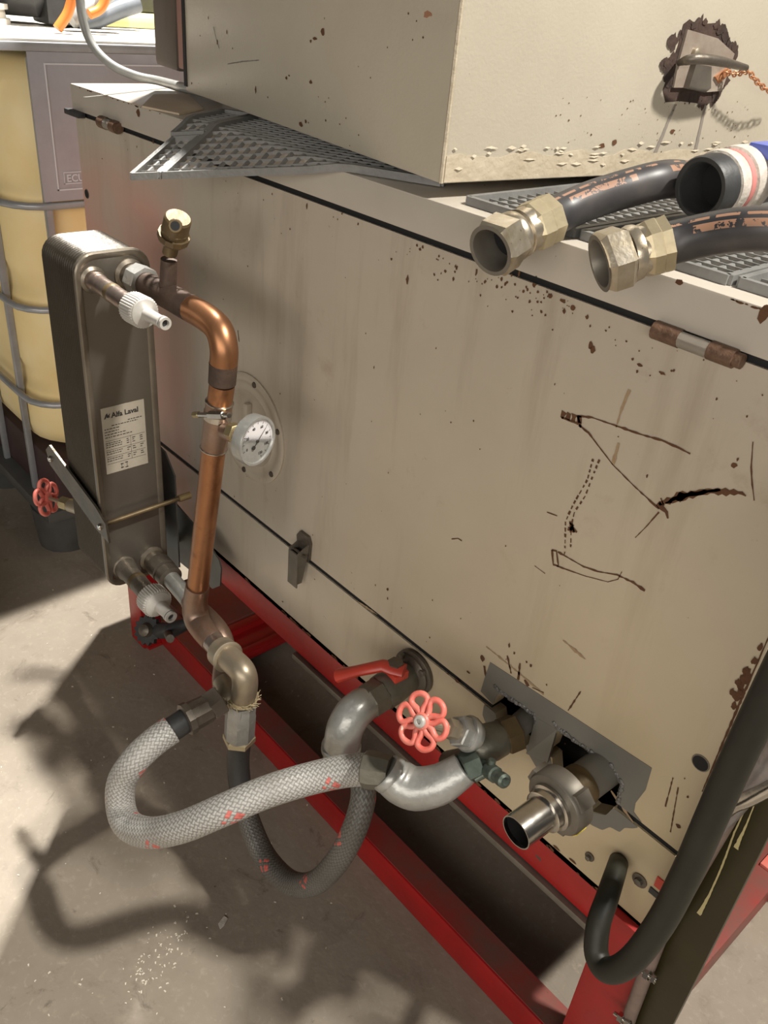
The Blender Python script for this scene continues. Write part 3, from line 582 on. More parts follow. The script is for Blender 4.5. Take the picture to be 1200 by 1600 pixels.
# ================================================================== RUBBER MATS
def grid_mat(name, o, u, v, lu, lv, cell, label, zf, group=None, holes=None, th=.0045, bw=.0022):
    """open rubber grid: border + two families of bars; zf(x,y) = height of the surface it drapes on"""
    u = V(u).normalized(); v = V(v).normalized(); o = V(o)
    root = thing(name, label, 'rubber mat', (o.x, o.y, zf(o.x, o.y)), group)
    def bar(bm, a, c_, w_, t_, lift=0.0, tilt=0.0):
        a = V(a); c_ = V(c_); d = (c_-a); n = max(1, int(d.length/.02)); s = V((-d.y, d.x, 0)).normalized()*w_/2; prev = None
        for i in range(n+1):
            p = a.lerp(c_, i/n); z = zf(p.x, p.y)+lift; tt = V((0, 0, t_)); sh = s.normalized()*tilt if tilt else V((0, 0, 0))
            ring = [bm.verts.new(V((p.x, p.y, z))+x) for x in (-s, s, s+tt+sh, -s+tt+sh)]
            if prev:
                for k in range(4): bm.faces.new((prev[k], prev[(k+1) % 4], ring[(k+1) % 4], ring[k]))
            else: bm.faces.new(ring[::-1])
            prev = ring
        bm.faces.new(prev)
    bm = B(); P = lambda a, c_: o+u*a+v*c_
    for a, c_ in (((0, 0), (lu, 0)), ((lu, 0), (lu, lv)), ((lu, lv), (0, lv)), ((0, lv), (0, 0))): bar(bm, P(*a), P(*c_), .007, th+.005)
    obj('border', bm, M['mat_rubber'], root, smooth=30)
    bm = B(); k = cell
    while k < lv-cell*.4: bar(bm, P(0, k), P(lu, k), bw, th); k += cell
    obj('long_bars', bm, M['mat_rubber'], root, smooth=30, kind='stuff')
    bm = B(); k = cell
    while k < lu-cell*.4: bar(bm, P(k, 0), P(k+.0, lv), .0030, .0028, .0004, tilt=.0022); k += cell
    obj('cross_bars', bm, M['mat_rubber'], root, smooth=30, kind='stuff')
    return root
ang = math.radians(29); U1 = (math.cos(ang), math.sin(ang), 0); V1 = (-math.sin(ang), math.cos(ang), 0)
def droop(x, y):
    if y > 0: return 1.2355
    return 1.2355 + .36*y*min(1, -y/.03+.2)
tip = V((-1.177, -.161, 0)); Uv, Vv = V(U1), V(V1)
grid_mat('rubber_mat', tip+Uv*.052, U1, V1, .40, .33, .019, 'black rubber grid mat sticking out over the cabinet front from under the upper box', droop)
grid_mat('rubber_mat', tip, U1, V1, .044, .115, .0165, 'small drooping corner piece of black grid mat, leftmost over the cabinet front', droop)
grid_mat('rubber_mat', tip+Vv*.130-Uv*.012, U1, V1, .056, .16, .0185, 'narrow black grid mat strip behind the drooping corner piece', droop)
flat = lambda x, y: 1.2345
for i, (x0, x1, lb) in enumerate(((-.70, -.545, 'black grid mat under the left hydraulic hose, beside the upper box'), (-.535, -.365, 'black grid mat between the two hydraulic hoses on the lid'), (-.355, -.205, 'black grid mat at the right end of the cabinet lid'))):
    grid_mat('rubber_mat', (x0, .022+.004*i, 0), (1, .0, 0), (0, 1, 0), x1-x0, .55, .0175, lb, flat, 'black rubber grid mats on the cabinet lid')

# brown packet on the lid at the left
b = B(); pts = [qz(x, y, 1.2345) for x, y in ((222, 168), (240, 150), (292, 149), (318, 172), (280, 180), (250, 174))]; prism(b, pts, (0, 0, .003)); o = obj('brown_paper', b, mat('brown_paper', (.50, .38, .26), .5, var=(8, .7, (.62, .52, .40))), smooth=10)
tag(o, 'flat piece of brown paper on the lid left of the upper box', 'paper')

# ================================================================== HYDRAULIC HOSES ON THE LID
def hyd_hose(nut_px, cols, pts, label, r=.0195, R=.029):
    """nut mouth point, then points running back along the hose"""
    A, B1, C1, D1 = [q(*c) for c in cols]
    t = thing('hydraulic_hose', label, 'hose', tuple(A), 'hydraulic hoses on the cabinet lid')
    d = (B1-A).normalized()
    b = B(); tube(b, [C1.lerp(D1, .6)]+[q(*p) for p in pts], r, 24, curve=7, seam=V((.25, -.45, .85))); obj('rubber_hose', b, M['hydhose'], t)
    L = (B1-A).length
    b = B(); lathe(b, A, d, [(0, R*.865), (.004, R*.97), (.006, R)], 6, up=V((0, .25, 1)), cap0=None)
    lathe(b, A, d, [(.006, R), (L-.004, R), (L, R*.9)], 6, up=V((0, .25, 1)), cap0=False)
    n = obj('hex_nut', b, M['nutsteel'], t, smooth=25)
    b = B(); lathe(b, A-d*.0004, d, [(0, R*.885), (0, R*.74), (.002, R*.71), (.010, R*.66), (.034, R*.62), (.034, R*.34), (.030, R*.34), (.030, R*.20)], 32, cap0=False); obj('thread_bore', b, M['steelgrey'], n)
    b = B(); cyl(b, A+d*.028, A+d*.029, R*.60, 24); obj('bore_shadow', b, M['blackin'], n)
    d2 = (C1-B1).normalized(); L2 = (C1-B1).length
    b = B(); lathe(b, B1, d2, [(-.001, R*.80), (.004, R*.86), (.008, R*.84), (L2*.45, R*.74), (L2*.5, R*.83), (L2*.55, R*.74), (L2, R*.80)], 28); obj('collar', b, M['nutsteel'], t)
    d3 = (D1-C1).normalized(); L3 = (D1-C1).length
    b = B(); lathe(b, C1, d3, [(-.002, R*.78), (.003, R*.88), (L3*.5, R*.90), (L3*.55, R*.86), (L3-.002, R*.90), (L3, r*1.02)], 8); obj('ferrule', b, M['ferrule'], t, smooth=20)
    return t
hyd_hose(None, ((766, 392, -.105), (797, 372, -.075), (825, 358, -.05), (862, 340, -.02)), ((880, 331, 0), (925, 312, .03), (985, 293, .065), (1035, 281, .100), (1072, 281, .160), (1102, 287, .230)), 'left one of two black hydraulic hoses lying on the lid, hex nut over the edge')
hyd_hose(None, ((937, 412, -.105), (980, 398, -.085), (1005, 391, -.072), (1045, 380, -.055)), ((1065, 376, -.048), (1105, 367, -.04), (1150, 360, -.035), (1200, 358, -.03), (1260, 362, -.02)), 'right black hydraulic hose on the lid, nearest the camera, with a big hex nut', r=.0185, R=.0285)
bh = thing('suction_hose', 'wide open-ended black hose wrapped in dirty white tape on the lid', 'hose', tuple(q(1095, 292, .10)))
A = q(1093, 294, .085); D_ = (q(1185, 274, .185)-A).normalized()
b = B(); lathe(b, A, D_, [(.06, .022), (.002, .0235), (0, .025), (0, .029), (.003, .0305), (.05, .0305), (.10, .029), (.25, .029)], 36, cap0=False); obj('hose_body', b, M['black_rubber'], bh)
b = B(); cyl(b, A+D_*.035, A+D_*.037, .0228, 24); obj('hose_bore', b, M['blackin'], bh)
b = B(); lathe(b, A, D_, [(.024, .0305), (.025, .0325), (.034, .0335), (.040, .0318), (.041, .0305)], 36, cap0=None); obj('tape_wrap', b, M['tape'], bh)
b = B(); lathe(b, A, D_, [(.048, .0305), (.050, .034), (.062, .0345), (.075, .0335), (.079, .0305)], 36, cap0=None); obj('tape_wrap', b, M['tape'], bh)
b = B(); lathe(b, A, D_, [(.0405, .0306), (.0415, .0318), (.048, .0318), (.049, .0306)], 36, cap0=None); obj('red_cord', b, M['redtape'], bh, label='dark red band between the tape turns')
b = B(); p = A+D_*.082; box(b, p+V((0, -.02, .022)), p+V((.08, .02, .036)), .003); obj('blue_clip', b, M['bluep'], bh, label='blue plastic clip')

# ================================================================== HEAT EXCHANGER
hx = thing('plate_heat_exchanger', 'tall dark stainless brazed plate heat exchanger hanging in front of the cabinet', 'heat exchanger', (-1.26, -.19, .472))
HX0, HX1, HY0, HY1, HZ0, HZ1 = -1.325, -1.200, -.248, -.131, .470, 1.073
def rrect(y0, y1, z0, z1, r, n=6):
    out = []
    for cy, cz, a in ((y1-r, z1-r, 0), (y0+r, z1-r, 90), (y0+r, z0+r, 180), (y1-r, z0+r, 270)):
        for k in range(n+1): an = math.radians(a+90*k/n); out.append((cy+r*math.cos(an), cz+r*math.sin(an)))
    return out
def loft(bm, secs, cap0=True, cap1=True):
    rings = [[bm.verts.new((x, y, z)) for y, z in sec] for x, sec in secs]; n = len(rings[0])
    for i in range(len(rings)-1):
        for k in range(n): bm.faces.new((rings[i][k], rings[i][(k+1) % n], rings[i+1][(k+1) % n], rings[i+1][k]))
    if cap0: bm.faces.new(rings[0][::-1])
    if cap1: bm.faces.new(rings[-1])
secs = []; npl = 17
for k in range(npl):
    x = HX0+(HX1-.008-HX0)*k/npl; dx = (HX1-.008-HX0)/npl
    for fx, gg in ((0, 0.0034), (.4, 0), (.6, 0), (1, .0034)): secs.append((x+dx*fx, rrect(HY0+gg, HY1-gg, HZ0+gg, HZ1-gg, .030)))
b = B(); loft(b, secs); obj('plate_pack', b, M['exch_dark'], hx, smooth=70, label='stack of thin dark brazed plates')
b = B(); loft(b, [(HX1-.008, rrect(HY0-.002, HY1+.002, HZ0-.002, HZ1+.002, .031)), (HX1-.002, rrect(HY0-.002, HY1+.002, HZ0-.002, HZ1+.002, .031)), (HX1, rrect(HY0, HY1, HZ0, HZ1, .030)), (HX1, rrect(HY0+.005, HY1-.005, HZ0+.005, HZ1-.005, .026)), (HX1-.003, rrect(HY0+.009, HY1-.009, HZ0+.009, HZ1-.009, .024))], cap1=False); obj('cover_rim', b, M['exch_rim'], hx)
b = B(); loft(b, [(HX1-.006, rrect(HY0+.008, HY1-.008, HZ0+.008, HZ1-.008, .024)), (HX1-.003, rrect(HY0+.009, HY1-.009, HZ0+.009, HZ1-.009, .024))]); obj('cover_plate', b, M['exch'], hx)
# sticker
Lb = [qx(158, 641, HX1-.0025), qx(225, 627, HX1-.0025), qx(234, 724, HX1-.0025), qx(170, 741, HX1-.0025)]
ly0, ly1, lz0, lz1 = -.2305, -.1545, .704, .8255
b = B(); box(b, (HX1-.003, ly0, lz0), (HX1-.0024, ly1, lz1)); lab = obj('sticker', b, M['label'], hx, label='silver rating sticker reading Alfa Laval')
b = B(); xs = HX1-.0022
text_bm(b, 'Alfa Laval', (xs, ly0+.017, lz1-.0195), (0, 1, 0), (0, 0, 1), .0125, .0003, .00035)
obj('sticker_name', b, M['ink'], lab)
b = B(); T = lambda pts: prism(b, [(xs, ly0+.004+y, lz1-.020+z) for y, z in pts], (.0002, 0, 0))
T([(0, 0), (.003, .001), (.005, .006), (.006, .010), (.0035, .008)]); T([(.0045, .003), (.006, .010), (.0085, .001), (.006, .002)]); T([(.0075, .006), (.011, .009), (.0095, .0045), (.011, .001), (.008, .003)])
obj('sticker_logo', b, M['ink'], lab)
b = B()
def hl(z, y0, y1, t=.0006): box(b, (xs-.0002, y0, z), (xs+.0001, y1, z+t))
for i, (z_, a_, c_) in enumerate(((.795, .045, .070), (.791, .016, .062), (.786, .003, .030), (.781, .003, .028), (.776, .003, .040), (.771, .003, .052))):
    y_ = ly0+a_
    while y_ < ly0+c_: L_ = random.uniform(.002, .006); hl(z_, y_, min(y_+L_, ly0+c_), .0013); y_ += L_+.0015
for z_ in (.765, .748, .735, .722): hl(z_, ly0+.003, ly1-.003, .0004)
for z_ in (.7605, .757, .753, .744, .740, .731, .727):
    y_ = ly0+.003
    while y_ < ly0+.030: L_ = random.uniform(.002, .005); hl(z_, y_, y_+L_, .0012); y_ += L_+.0012
    for yy in (.040, .050, .064): hl(z_, ly0+yy, ly0+yy+random.uniform(.003, .006), .0013)
box(b, (xs-.0002, ly0+.047, .722), (xs+.0001, ly0+.0474, .765)); 
for yy, zz in ((.026, .716), (.034, .717), (.026, .709), (.034, .708)): hl(zz, ly0+yy, ly0+yy+.005, .0015)
box(b, (xs-.0002, ly0+.0275, .708), (xs+.0001, ly0+.0280, .718)); box(b, (xs-.0002, ly0+.037, .708), (xs+.0001, ly0+.0375, .718))
obj('sticker_print', b, M['ink'], lab, kind='stuff')
# ports
for (y, z, r) in ((-.222, 1.035, .0155), (-.163, 1.035, .019), (-.216, .506, .0165), (-.160, .502, .019)):
    b = B(); lathe(b, (HX1-.004, y, z), (1, 0, 0), [(0, r*1.35), (.003, r*1.3), (.006, r), (.022, r)], 24); obj('port', b, M['exch_rim'], hx)
# clamp: side strap, rod, back bracket
b = B(); prism(b, [qy for qy in (V((-1.395, -.254, .672)), V((-1.375, -.254, .690)), V((-1.20, -.254, .650)), V((-1.166, -.254, .634)), V((-1.160, -.254, .598)), V((-1.21, -.254, .602)), V((-1.385, -.254, .646)))], (0, -.004, 0)); st = obj('clamp_strap', b, M['darksteel'], hx, label='black flat steel clamp bar with two bright bolts')
for p in (V((-1.375, -.258, .662)), V((-1.186, -.258, .618))):
    b = B(); lathe(b, p, (0, -1, 0), [(0, .006), (.003, .006), (.005, .004)], 12); obj('bolt', b, M['chrome'], st)
b = B(); cyl(b, (-1.186, -.256, .620), (-1.186, -.085, .624), .0042, 12); obj('clamp_rod', b, M['bronze'], hx, label='brassy threaded rod across the front')
b = B(); cyl(b, (-1.186, -.108, .6235), (-1.186, -.085, .624), .0065, 12); obj('rod_sleeve', b, M['brass'], hx)
b = B(); prism(b, [V((-1.33, -.10, .70)), V((-1.245, -.10, .69)), V((-1.213, -.10, .655)), V((-1.213, -.10, .45)), V((-1.24, -.10, .43)), V((-1.33, -.10, .43))], (0, .003, 0)); box(b, (-1.33, -.10, .43), (-1.325, -.085, .70)); box(b, (-1.325, -.10, .44), (-1.30, .0, .446)); obj('mounting_plate', b, M['zinc_sheet'], hx, label='grey folded mounting plate')
b = B(); prism(b, [V((-1.305, -.05, .53)), V((-1.20, -.05, .51)), V((-1.150, -.05, .485)), V((-1.142, -.05, .47)), V((-1.147, -.05, .425)), V((-1.175, -.05, .40)), V((-1.30, -.05, .39))], (0, .003, 0)); obj('mounting_plate', b, M['zinc_sheet'], hx)

# ================================================================== GARDEN-HOSE CONNECTORS ON THE EXCHANGER
def nipple(name, start, y, pts_px, rp, mp, label, glabel):
    P = [start]+[q(a, c_, y) for a, c_ in pts_px]     # start, pipe end, collar end, tip
    t = thing(name, label, 'pipe', tuple(start))
    d = (P[1]-P[0]).normalized(); L = (P[1]-P[0]).length
    b = B(); lathe(b, P[0]-d*.004, d, [(0, rp*1.16), (.02, rp*1.16), (.024, rp*1.05), (.030, rp*1.0), (L+.004, rp), (L+.008, rp*.95)], 24); obj('pipe_body', b, mp, t)
    b = B(); lathe(b, P[0]+d*(L*.45), d, [(0, rp), (.003, rp*1.06), (.009, rp*1.06), (.012, rp)], 24); obj('solder_ring', b, M['bronze'], t)
    c = thing('quick_connector', glabel, 'hose connector', tuple(P[1]), 'pale plastic hose connectors')
    d = (P[3]-P[1]).normalized(); L1 = (P[2]-P[1]).length; L2 = (P[3]-P[1]).length; R_ = rp*1.58
    b = B(); n = 144; prof = [(0, 1.0), (.001, 1.04), (L1-.003, 1.04), (L1, .97)]; s, u = frame_for(d); rings = []
    for tt, rr in prof: rings.append([b.verts.new(P[1]+d*tt+(s*math.cos(2*math.pi*k/n)+u*math.sin(2*math.pi*k/n))*R_*rr*(1.0 if (k//2) % 2 else .965)) for k in range(n)])
    for i in range(len(rings)-1):
        for k in range(n): b.faces.new((rings[i][k], rings[i][(k+1) % n], rings[i+1][(k+1) % n], rings[i+1][k]))
    b.faces.new(rings[0][::-1]); b.faces.new(rings[-1]); obj('ribbed_collar', b, M['white_plastic'], c, smooth=25)
    b = B(); lathe(b, P[1], d, [(L1-.001, R_*.95), (L1+.002, R_*.90), (L1+.005, R_*.60), (L1+.008, R_*.42), (L2-.008, R_*.36)], 28); obj('spigot_base', b, M['white_plastic'], c)
    b = B(); lathe(b, P[1], d, [(L2-.012, R_*.34), (L2-.010, R_*.42), (L2-.008, R_*.42), (L2-.007, R_*.33), (L2-.005, R_*.33), (L2-.004, R_*.42), (L2, R_*.40), (L2, R_*.24), (L2-.008, R_*.22), (L2-.008, 0)], 24); sp = obj('spigot', b, M['white_plastic'], c)
    b = B(); lathe(b, P[1], d, [(L2-.0072, R_*.34), (L2-.006, R_*.40), (L2-.0048, R_*.34)], 20); obj('seal_ring', b, M['black_rubber'], sp)
    b = B(); cyl(b, P[1]+d*(L2-.006), P[1]+d*(L2-.0055), R_*.22, 16); obj('bore', b, M['blackin'], sp)
nipple('threaded_nipple', V((HX1, -.222, 1.035)), -.228, ((208, 480), (226, 490), (259, 506)), .0135, M['coppersilver'], 'stained copper stub pipe on the upper left port of the heat exchanger', 'pale grey ribbed hose connector on the upper stub pipe of the exchanger')
nipple('threaded_nipple', V((HX1, -.216, .506)), -.222, ((235, 932), (247, 945), (268, 965)), .0165, M['darksteel'], 'dark iron stub pipe on the lower left port of the heat exchanger', 'white ribbed hose connector on the lower stub pipe of the exchanger')

# ================================================================== COPPER PIPE (upper port down to the brass elbow)
YA = -.163
cpth = [V((HX1+.02, YA, 1.035)), q(250, 455, -.163), q(300, 483, -.163), q(326, 500, -.163), q(344, 520, -.164), q(350, 548, -.166), q(347, 600, -.168)]
pT = q(347, 600, -.168); pB = q(308, 925, -.187)
cp = thing('copper_pipe', 'copper pipe running from the upper exchanger port down to the brass elbow', 'pipe', tuple(pB))
b = B(); tube(b, [cpth[0], cpth[0]+V((.028, 0, 0))], [.0245, .0245], 8); obj('union_nut', b, M['galv'], cp, smooth=20)
b = B(); tube(b, [cpth[0]+V((.026, 0, 0)), q(262, 462, -.163), q(300, 483, -.163)], [.0175, .019, .0195], 24, curve=4)
tb = q(262, 458, -.163); tt = q(264, 405, -.163); tube(b, [tb, tt], [.0125, .0115], 20); obj('burnt_tee', b, M['copper_burnt'], cp, label='blackened soldered tee')
b = B(); tube(b, [q(296, 481, -.163), q(322, 496, -.163), q(342, 515, -.164), q(350, 545, -.166), q(349, 572, -.167)], [.0192]*5, 28, curve=6); obj('elbow', b, M['copper'], cp)
b = B(); tube(b, [q(349, 568, -.167), q(347, 598, -.168)], [.0195, .0192], 28); obj('scorched_band', b, M['copper_burnt'], cp, label='dark scorched solder band')
b = B(); tube(b, [pT, q(343, 632, -.170)], .0178, 28); obj('upper_tube', b, M['copper'], cp)
b = B(); tube(b, [q(343, 628, -.170), q(334, 700, -.174)], [.0192, .0190], 28); obj('tee_sleeve', b, M['copper_dull'], cp)
for a_ in ((343, 628, -.170), (334, 700, -.174)):
    b = B(); c_ = q(*a_); dd = (pB-pT).normalized(); lathe(b, c_-dd*.0015, dd, [(0, .0188), (.001, .0203), (.002, .0203), (.003, .0188)], 28); obj('solder_line', b, M['chrome'], cp)
b = B(); tube(b, [q(334, 700, -.174), pB], .0176, 28); obj('lower_tube', b, M['copper'], cp)
e1 = q(301, 960, -.189)
b = B(); tube(b, [q(309, 915, -.187), q(306, 935, -.188), q(305, 952, -.189), q(309, 970, -.191), q(319, 986, -.193), q(332, 1002, -.194)], [.0195, .0205, .0215, .0215, .0205, .019], 28, curve=8); obj('lower_elbow', b, M['copper_dull'], cp)
b = B(); tube(b, [q(326, 995, -.193), q(348, 1020, -.197)], .0182, 28); obj('stub', b, M['coppersilver'], cp)

# jubilee clip + thermometer
pc = q(340, 648, -.171); dd = (pB-pT).normalized(); s_, u_ = frame_for(dd)
jc = thing('hose_clamp', 'small steel worm-drive clamp round the copper pipe above the thermometer', 'clamp', tuple(pc))
b = B(); lathe(b, pc-dd*.005, dd, [(0, .0192), (0, .0202), (.010, .0202), (.010, .0192), (0, .0192)], 32); obj('band', b, M['chrome'], jc)
b = B(); cyl(b, q(310, 648, -.190), q(358, 649, -.188), .0038, 12); obj('worm_screw', b, M['chrome'], jc)
b = B(); hexa(b, q(303, 648, -.190), q(311, 648, -.190), .0048); obj('screw_head', b, M['brass'], jc)
b = B(); hexa(b, q(328, 649, -.190), q(350, 649.5, -.1885), .0062, .5); obj('worm_housing', b, M['chrome'], jc)
gc = q(401, 689, -.172)
gax = V((1.0, .24, .02)).normalized(); pipeP = q(345, 668, -.172)
tm = thing('dial_thermometer', 'round white dial thermometer in a steel rim on the copper pipe', 'thermometer', tuple(gc))
ga = (gc-pipeP).normalized()
b = B(); lathe(b, pipeP+V((.012, 0, 0)), ga, [(0, .012), (.02, .0125), (.022, .010), ((gc-pipeP).length-.026, .010)], 20); obj('stem', b, M['copper_dull'], tm)
b = B(); hexa(b, pipeP+ga*.028, pipeP+ga*.045, .014); obj('stem_nut', b, M['brass'], tm)
b = B(); lathe(b, gc-gax*.016, gax, [(0, .030), (.002, .0345), (.017, .0352), (.019, .0345), (.019, .0315), (.0165, .0305)], 48); obj('case', b, M['galv'], tm)
b = B(); cyl(b, gc-gax*.001, gc+gax*.0005, .0312, 48); df = obj('dial', b, M['dial'], tm)
gu = (V((0, 0, 1))-gax*gax.z).normalized(); gs = gu.cross(gax).normalized()   # right-hand side as seen from the front
b = B()
for k in range(61):
    an = math.radians(225-270*k/60-28); r0 = .0265 if k % 5 else .0245; d_ = gs*math.cos(an)+gu*math.sin(an)
    ribbon(b, [gc+gax*.0006+d_*r0, gc+gax*.0006+d_*.0285], .00045 if k % 5 else .0008, gax, .0002, 0)
for k in range(7):
    an = math.radians(225-270*k/6-28); d_ = gs*math.cos(an)+gu*math.sin(an); p = gc+gax*.0008+d_*.0205
    text_bm(b, str(k*20), p-gu*.002, gs, gu, .0055, .0002, .0001, 'CENTER')
obj('dial_markings', b, M['ink'], df)
an = math.radians(42); d_ = gs*math.cos(an)+gu*math.sin(an)
b = B(); ribbon(b, [gc+gax*.002-d_*.011, gc+gax*.002+d_*.024], [.0016, .0012, .0006], gax, .0002, 0); cyl(b, gc+gax*.0012-d_*.0105, gc+gax*.0026-d_*.0105, .003, 12); cyl(b, gc+gax*.001, gc+gax*.003, .002, 12); obj('pointer', b, M['ink'], tm)

# automatic air vent on the burnt tee
va = q(266, 392, -.163); vd = (q(279, 338, -.163)-va); L = vd.length; vd.normalize()
av = thing('air_vent', 'dull brass air vent standing on the copper tee', 'valve', tuple(va))
b = B(); lathe(b, va-vd*.004, vd, [(0, .0105), (.020, .0105), (.022, .013)], 18); obj('vent_stem', b, M['bronze'], av)
b = B(); lathe(b, va, vd, [(.015, .012), (.018, .0195), (.022, .0222), (.030, .0222)], 12); lathe(b, va, vd, [(.030, .0185), (.055, .0185), (.058, .0165)], 24); obj('vent_body', b, M['bronze'], av, smooth=25)
b = B(); lathe(b, va, vd, [(.030, .0185), (.036, .0195), (.040, .0175)], 10); obj('vent_flange', b, M['bronze'], av, smooth=25)
sd = V((.80, -.50, .25)).normalized(); b = B(); lathe(b, va+vd*.043, sd, [(0, .0095), (.026, .0095), (.027, .0085)], 14); no = obj('vent_outlet', b, M['bronze'], av); b = B(); cyl(b, va+vd*.043+sd*.0266, va+vd*.043+sd*.0272, .0062, 14); obj('outlet_bore', b, M['blackin'], no)

# brass elbow + galvanised coupling hanging below
be = thing('brass_elbow', 'pale bronze elbow under the copper pipe with hemp in its joint', 'pipe fitting', tuple(q(378, 1075, -.2)))
ep = [q(346, 1018, -.197), q(362, 1032, -.199), q(378, 1048, -.2), q(383, 1066, -.2), q(380, 1090, -.2)]
b = B(); tube(b, ep, [.0205, .0205, .0205, .0205, .0205], 28, curve=6); obj('elbow_body', b, M['palebrass'], be)
d0 = (ep[1]-ep[0]).normalized(); b = B(); lathe(b, ep[0]-d0*.004, d0, [(0, .0225), (.002, .0248), (.010, .0252), (.019, .0252), (.022, .0265), (.026, .0265), (.028, .0225)], 32); obj('elbow_socket', b, M['palebrass'], be)
d1 = V((-.01, 0, -1)).normalized()
b = B(); pj = q(378, 1090, -.2)
for k in range(240):
    an = random.uniform(0, 6.28); r_ = random.uniform(.021, .0265); p = pj+V((math.cos(an)*r_, math.sin(an)*r_, random.uniform(-.004, .005))); t_ = V((-math.sin(an), math.cos(an), random.uniform(-.6, .6)))*random.uniform(.004, .010)+V((math.cos(an), math.sin(an), 0))*random.choice([0, 0, .003, .007]); tube(b, [p, p+t_], .0006, 4)
lathe(b, pj+V((0, 0, .005)), (0, 0, -1), [(0, .021), (.002, .0238), (.008, .0245), (.011, .022)], 28); obj('hemp_winding', b, M['hemp'], be, kind='stuff', label='frayed pale hemp around the joint')
gcp = thing('hose_coupling', 'grey galvanised coupling between the bronze elbow and the black hose', 'pipe fitting', tuple(q(376, 1150, -.2)))
g0 = q(377, 1096, -.2); g1 = q(374, 1148, -.201); dg_ = (g1-g0).normalized(); Lg = (g1-g0).length
b = B(); lathe(b, g0, dg_, [(0, .0235), (.003, .0245), (Lg*.3, .0245), (Lg*.34, .0255), (Lg, .0255), (Lg+.002, .023)], 8); obj('coupling_body', b, M['galv'], gcp, smooth=25)
b = B(); hexa(b, g1, g1+dg_*.014, .0275, .3); obj('coupling_nut', b, M['ferrule'], gcp, smooth=20)

# ================================================================== SECOND LINE (lower right port, behind the copper pipe)
sp = thing('iron_pipe', 'short grey pipe from the lower right exchanger port to the elbow behind', 'pipe', (HX1, -.16, .5))
b = B(); lathe(b, (HX1+.016, -.160, .502), (1, -.02, -.04), [(0, .021), (.004, .0235), (.028, .0235), (.030, .018), (.034, .0225), (.052, .0225), (.054, .017)], 20); obj('union', b, M['darksteel'], sp)
b = B(); tube(b, [V((HX1+.066, -.161, .499)), q(282, 922, -.163), q(300, 944, -.165)], .0155, 22); obj('pipe_body', b, M['galv'], sp)
b = B(); tube(b, [q(296, 940, -.165), q(325, 968, -.168), q(345, 995, -.172), q(352, 1030, -.18), q(350, 1060, -.195), q(352, 1082, -.21)], [.0165, .0185, .019, .019, .0195, .0195], 22, curve=5); obj('bend', b, M['copper_dull'], sp)
b = B(); tube(b, [q(352, 1066, -.200), q(358, 1085, -.210), q(348, 1096, -.222), q(335, 1100, -.232)], [.0205, .021, .021, .0205], 22, curve=5); obj('elbow', b, M['palebrass'], sp)

# braided hose 1 (big loop)
h1 = thing('braided_hose', 'long grey braided hose with red flecks looping out to the front', 'hose', tuple(q(300, 1120, -.25)), 'braided hoses')
n0 = q(345, 1092, -.235); n1 = q(325, 1106, -.258); n2 = q(287, 1126, -.300)
b = B(); hexa(b, n0, n1, .0255, .2); obj('swivel_nut', b, M['darksteel'], h1, smooth=20)
d_ = (n2-n1).normalized(); L_ = (n2-n1).length
b = B(); lathe(b, n1, d_, [(0, .0225), (L_*.7, .0235), (L_*.72, .026), (L_*.95, .026), (L_*.96, .0235)], 10); obj('ferrule', b, M['darksteel'], h1, smooth=25)
HP = [(292, 1124, -.294), (268, 1140, -.320), (240, 1160, -.350), (212, 1187, -.380), (190, 1222, -.402), (189, 1262, -.412), (202, 1290, -.418), (235, 1301, -.410), (285, 1292, -.386), (350, 1265, -.345), (420, 1236, -.290), (490, 1215, -.235), (545, 1204, -.200), (590, 1202, -.182)]
HPp = [q(*p) for p in HP]
b = B(); tube(b, HPp[:2], .0195, 24); obj('bare_end', b, M['black_rubber'], h1)
b = B(); tube(b, HPp[1:], .0222, 32, curve=8); obj('braided_sleeve', b, M['braid'], h1)
b = B(); f0, f1 = q(575, 1202, -.197), q(612, 1208, -.180); df_ = (f1-f0).normalized(); Lf = (f1-f0).length
lathe(b, f0-df_*.006, df_, [(0, .0225), (.002, .0245), (.010, .0255), (Lf+.004, .0225)], 8); obj('crimp_ferrule', b, M['valvegrey'], h1, smooth=25)

# hose 2 (U-bend)
h2 = thing('braided_hose', 'dark braided hose hanging in a U below the ball valve elbow', 'hose', tuple(q(375, 1160, -.2)), 'braided hoses')
b = B(); U = [(374, 1160, -.201), (372, 1195, -.204), (376, 1235, -.208), (390, 1285, -.213), (415, 1340, -.220), (452, 1378, -.224), (490, 1380, -.222), (525, 1348, -.212), (552, 1300, -.195), (567, 1250, -.175), (566, 1215, -.162), (560, 1185, -.152)]
Up = [q(*p) for p in U]
tube(b, Up[:3], .0192, 28, curve=6); obj('rubber_sleeve', b, M['black_rubber'], h2)
b = B(); tube(b, Up[2:], [.0190]*2+[.0195]*2+[.0185]*2+[.0185]*4, 28, curve=7); obj('braided_sleeve', b, M['braid_dark'], h2)

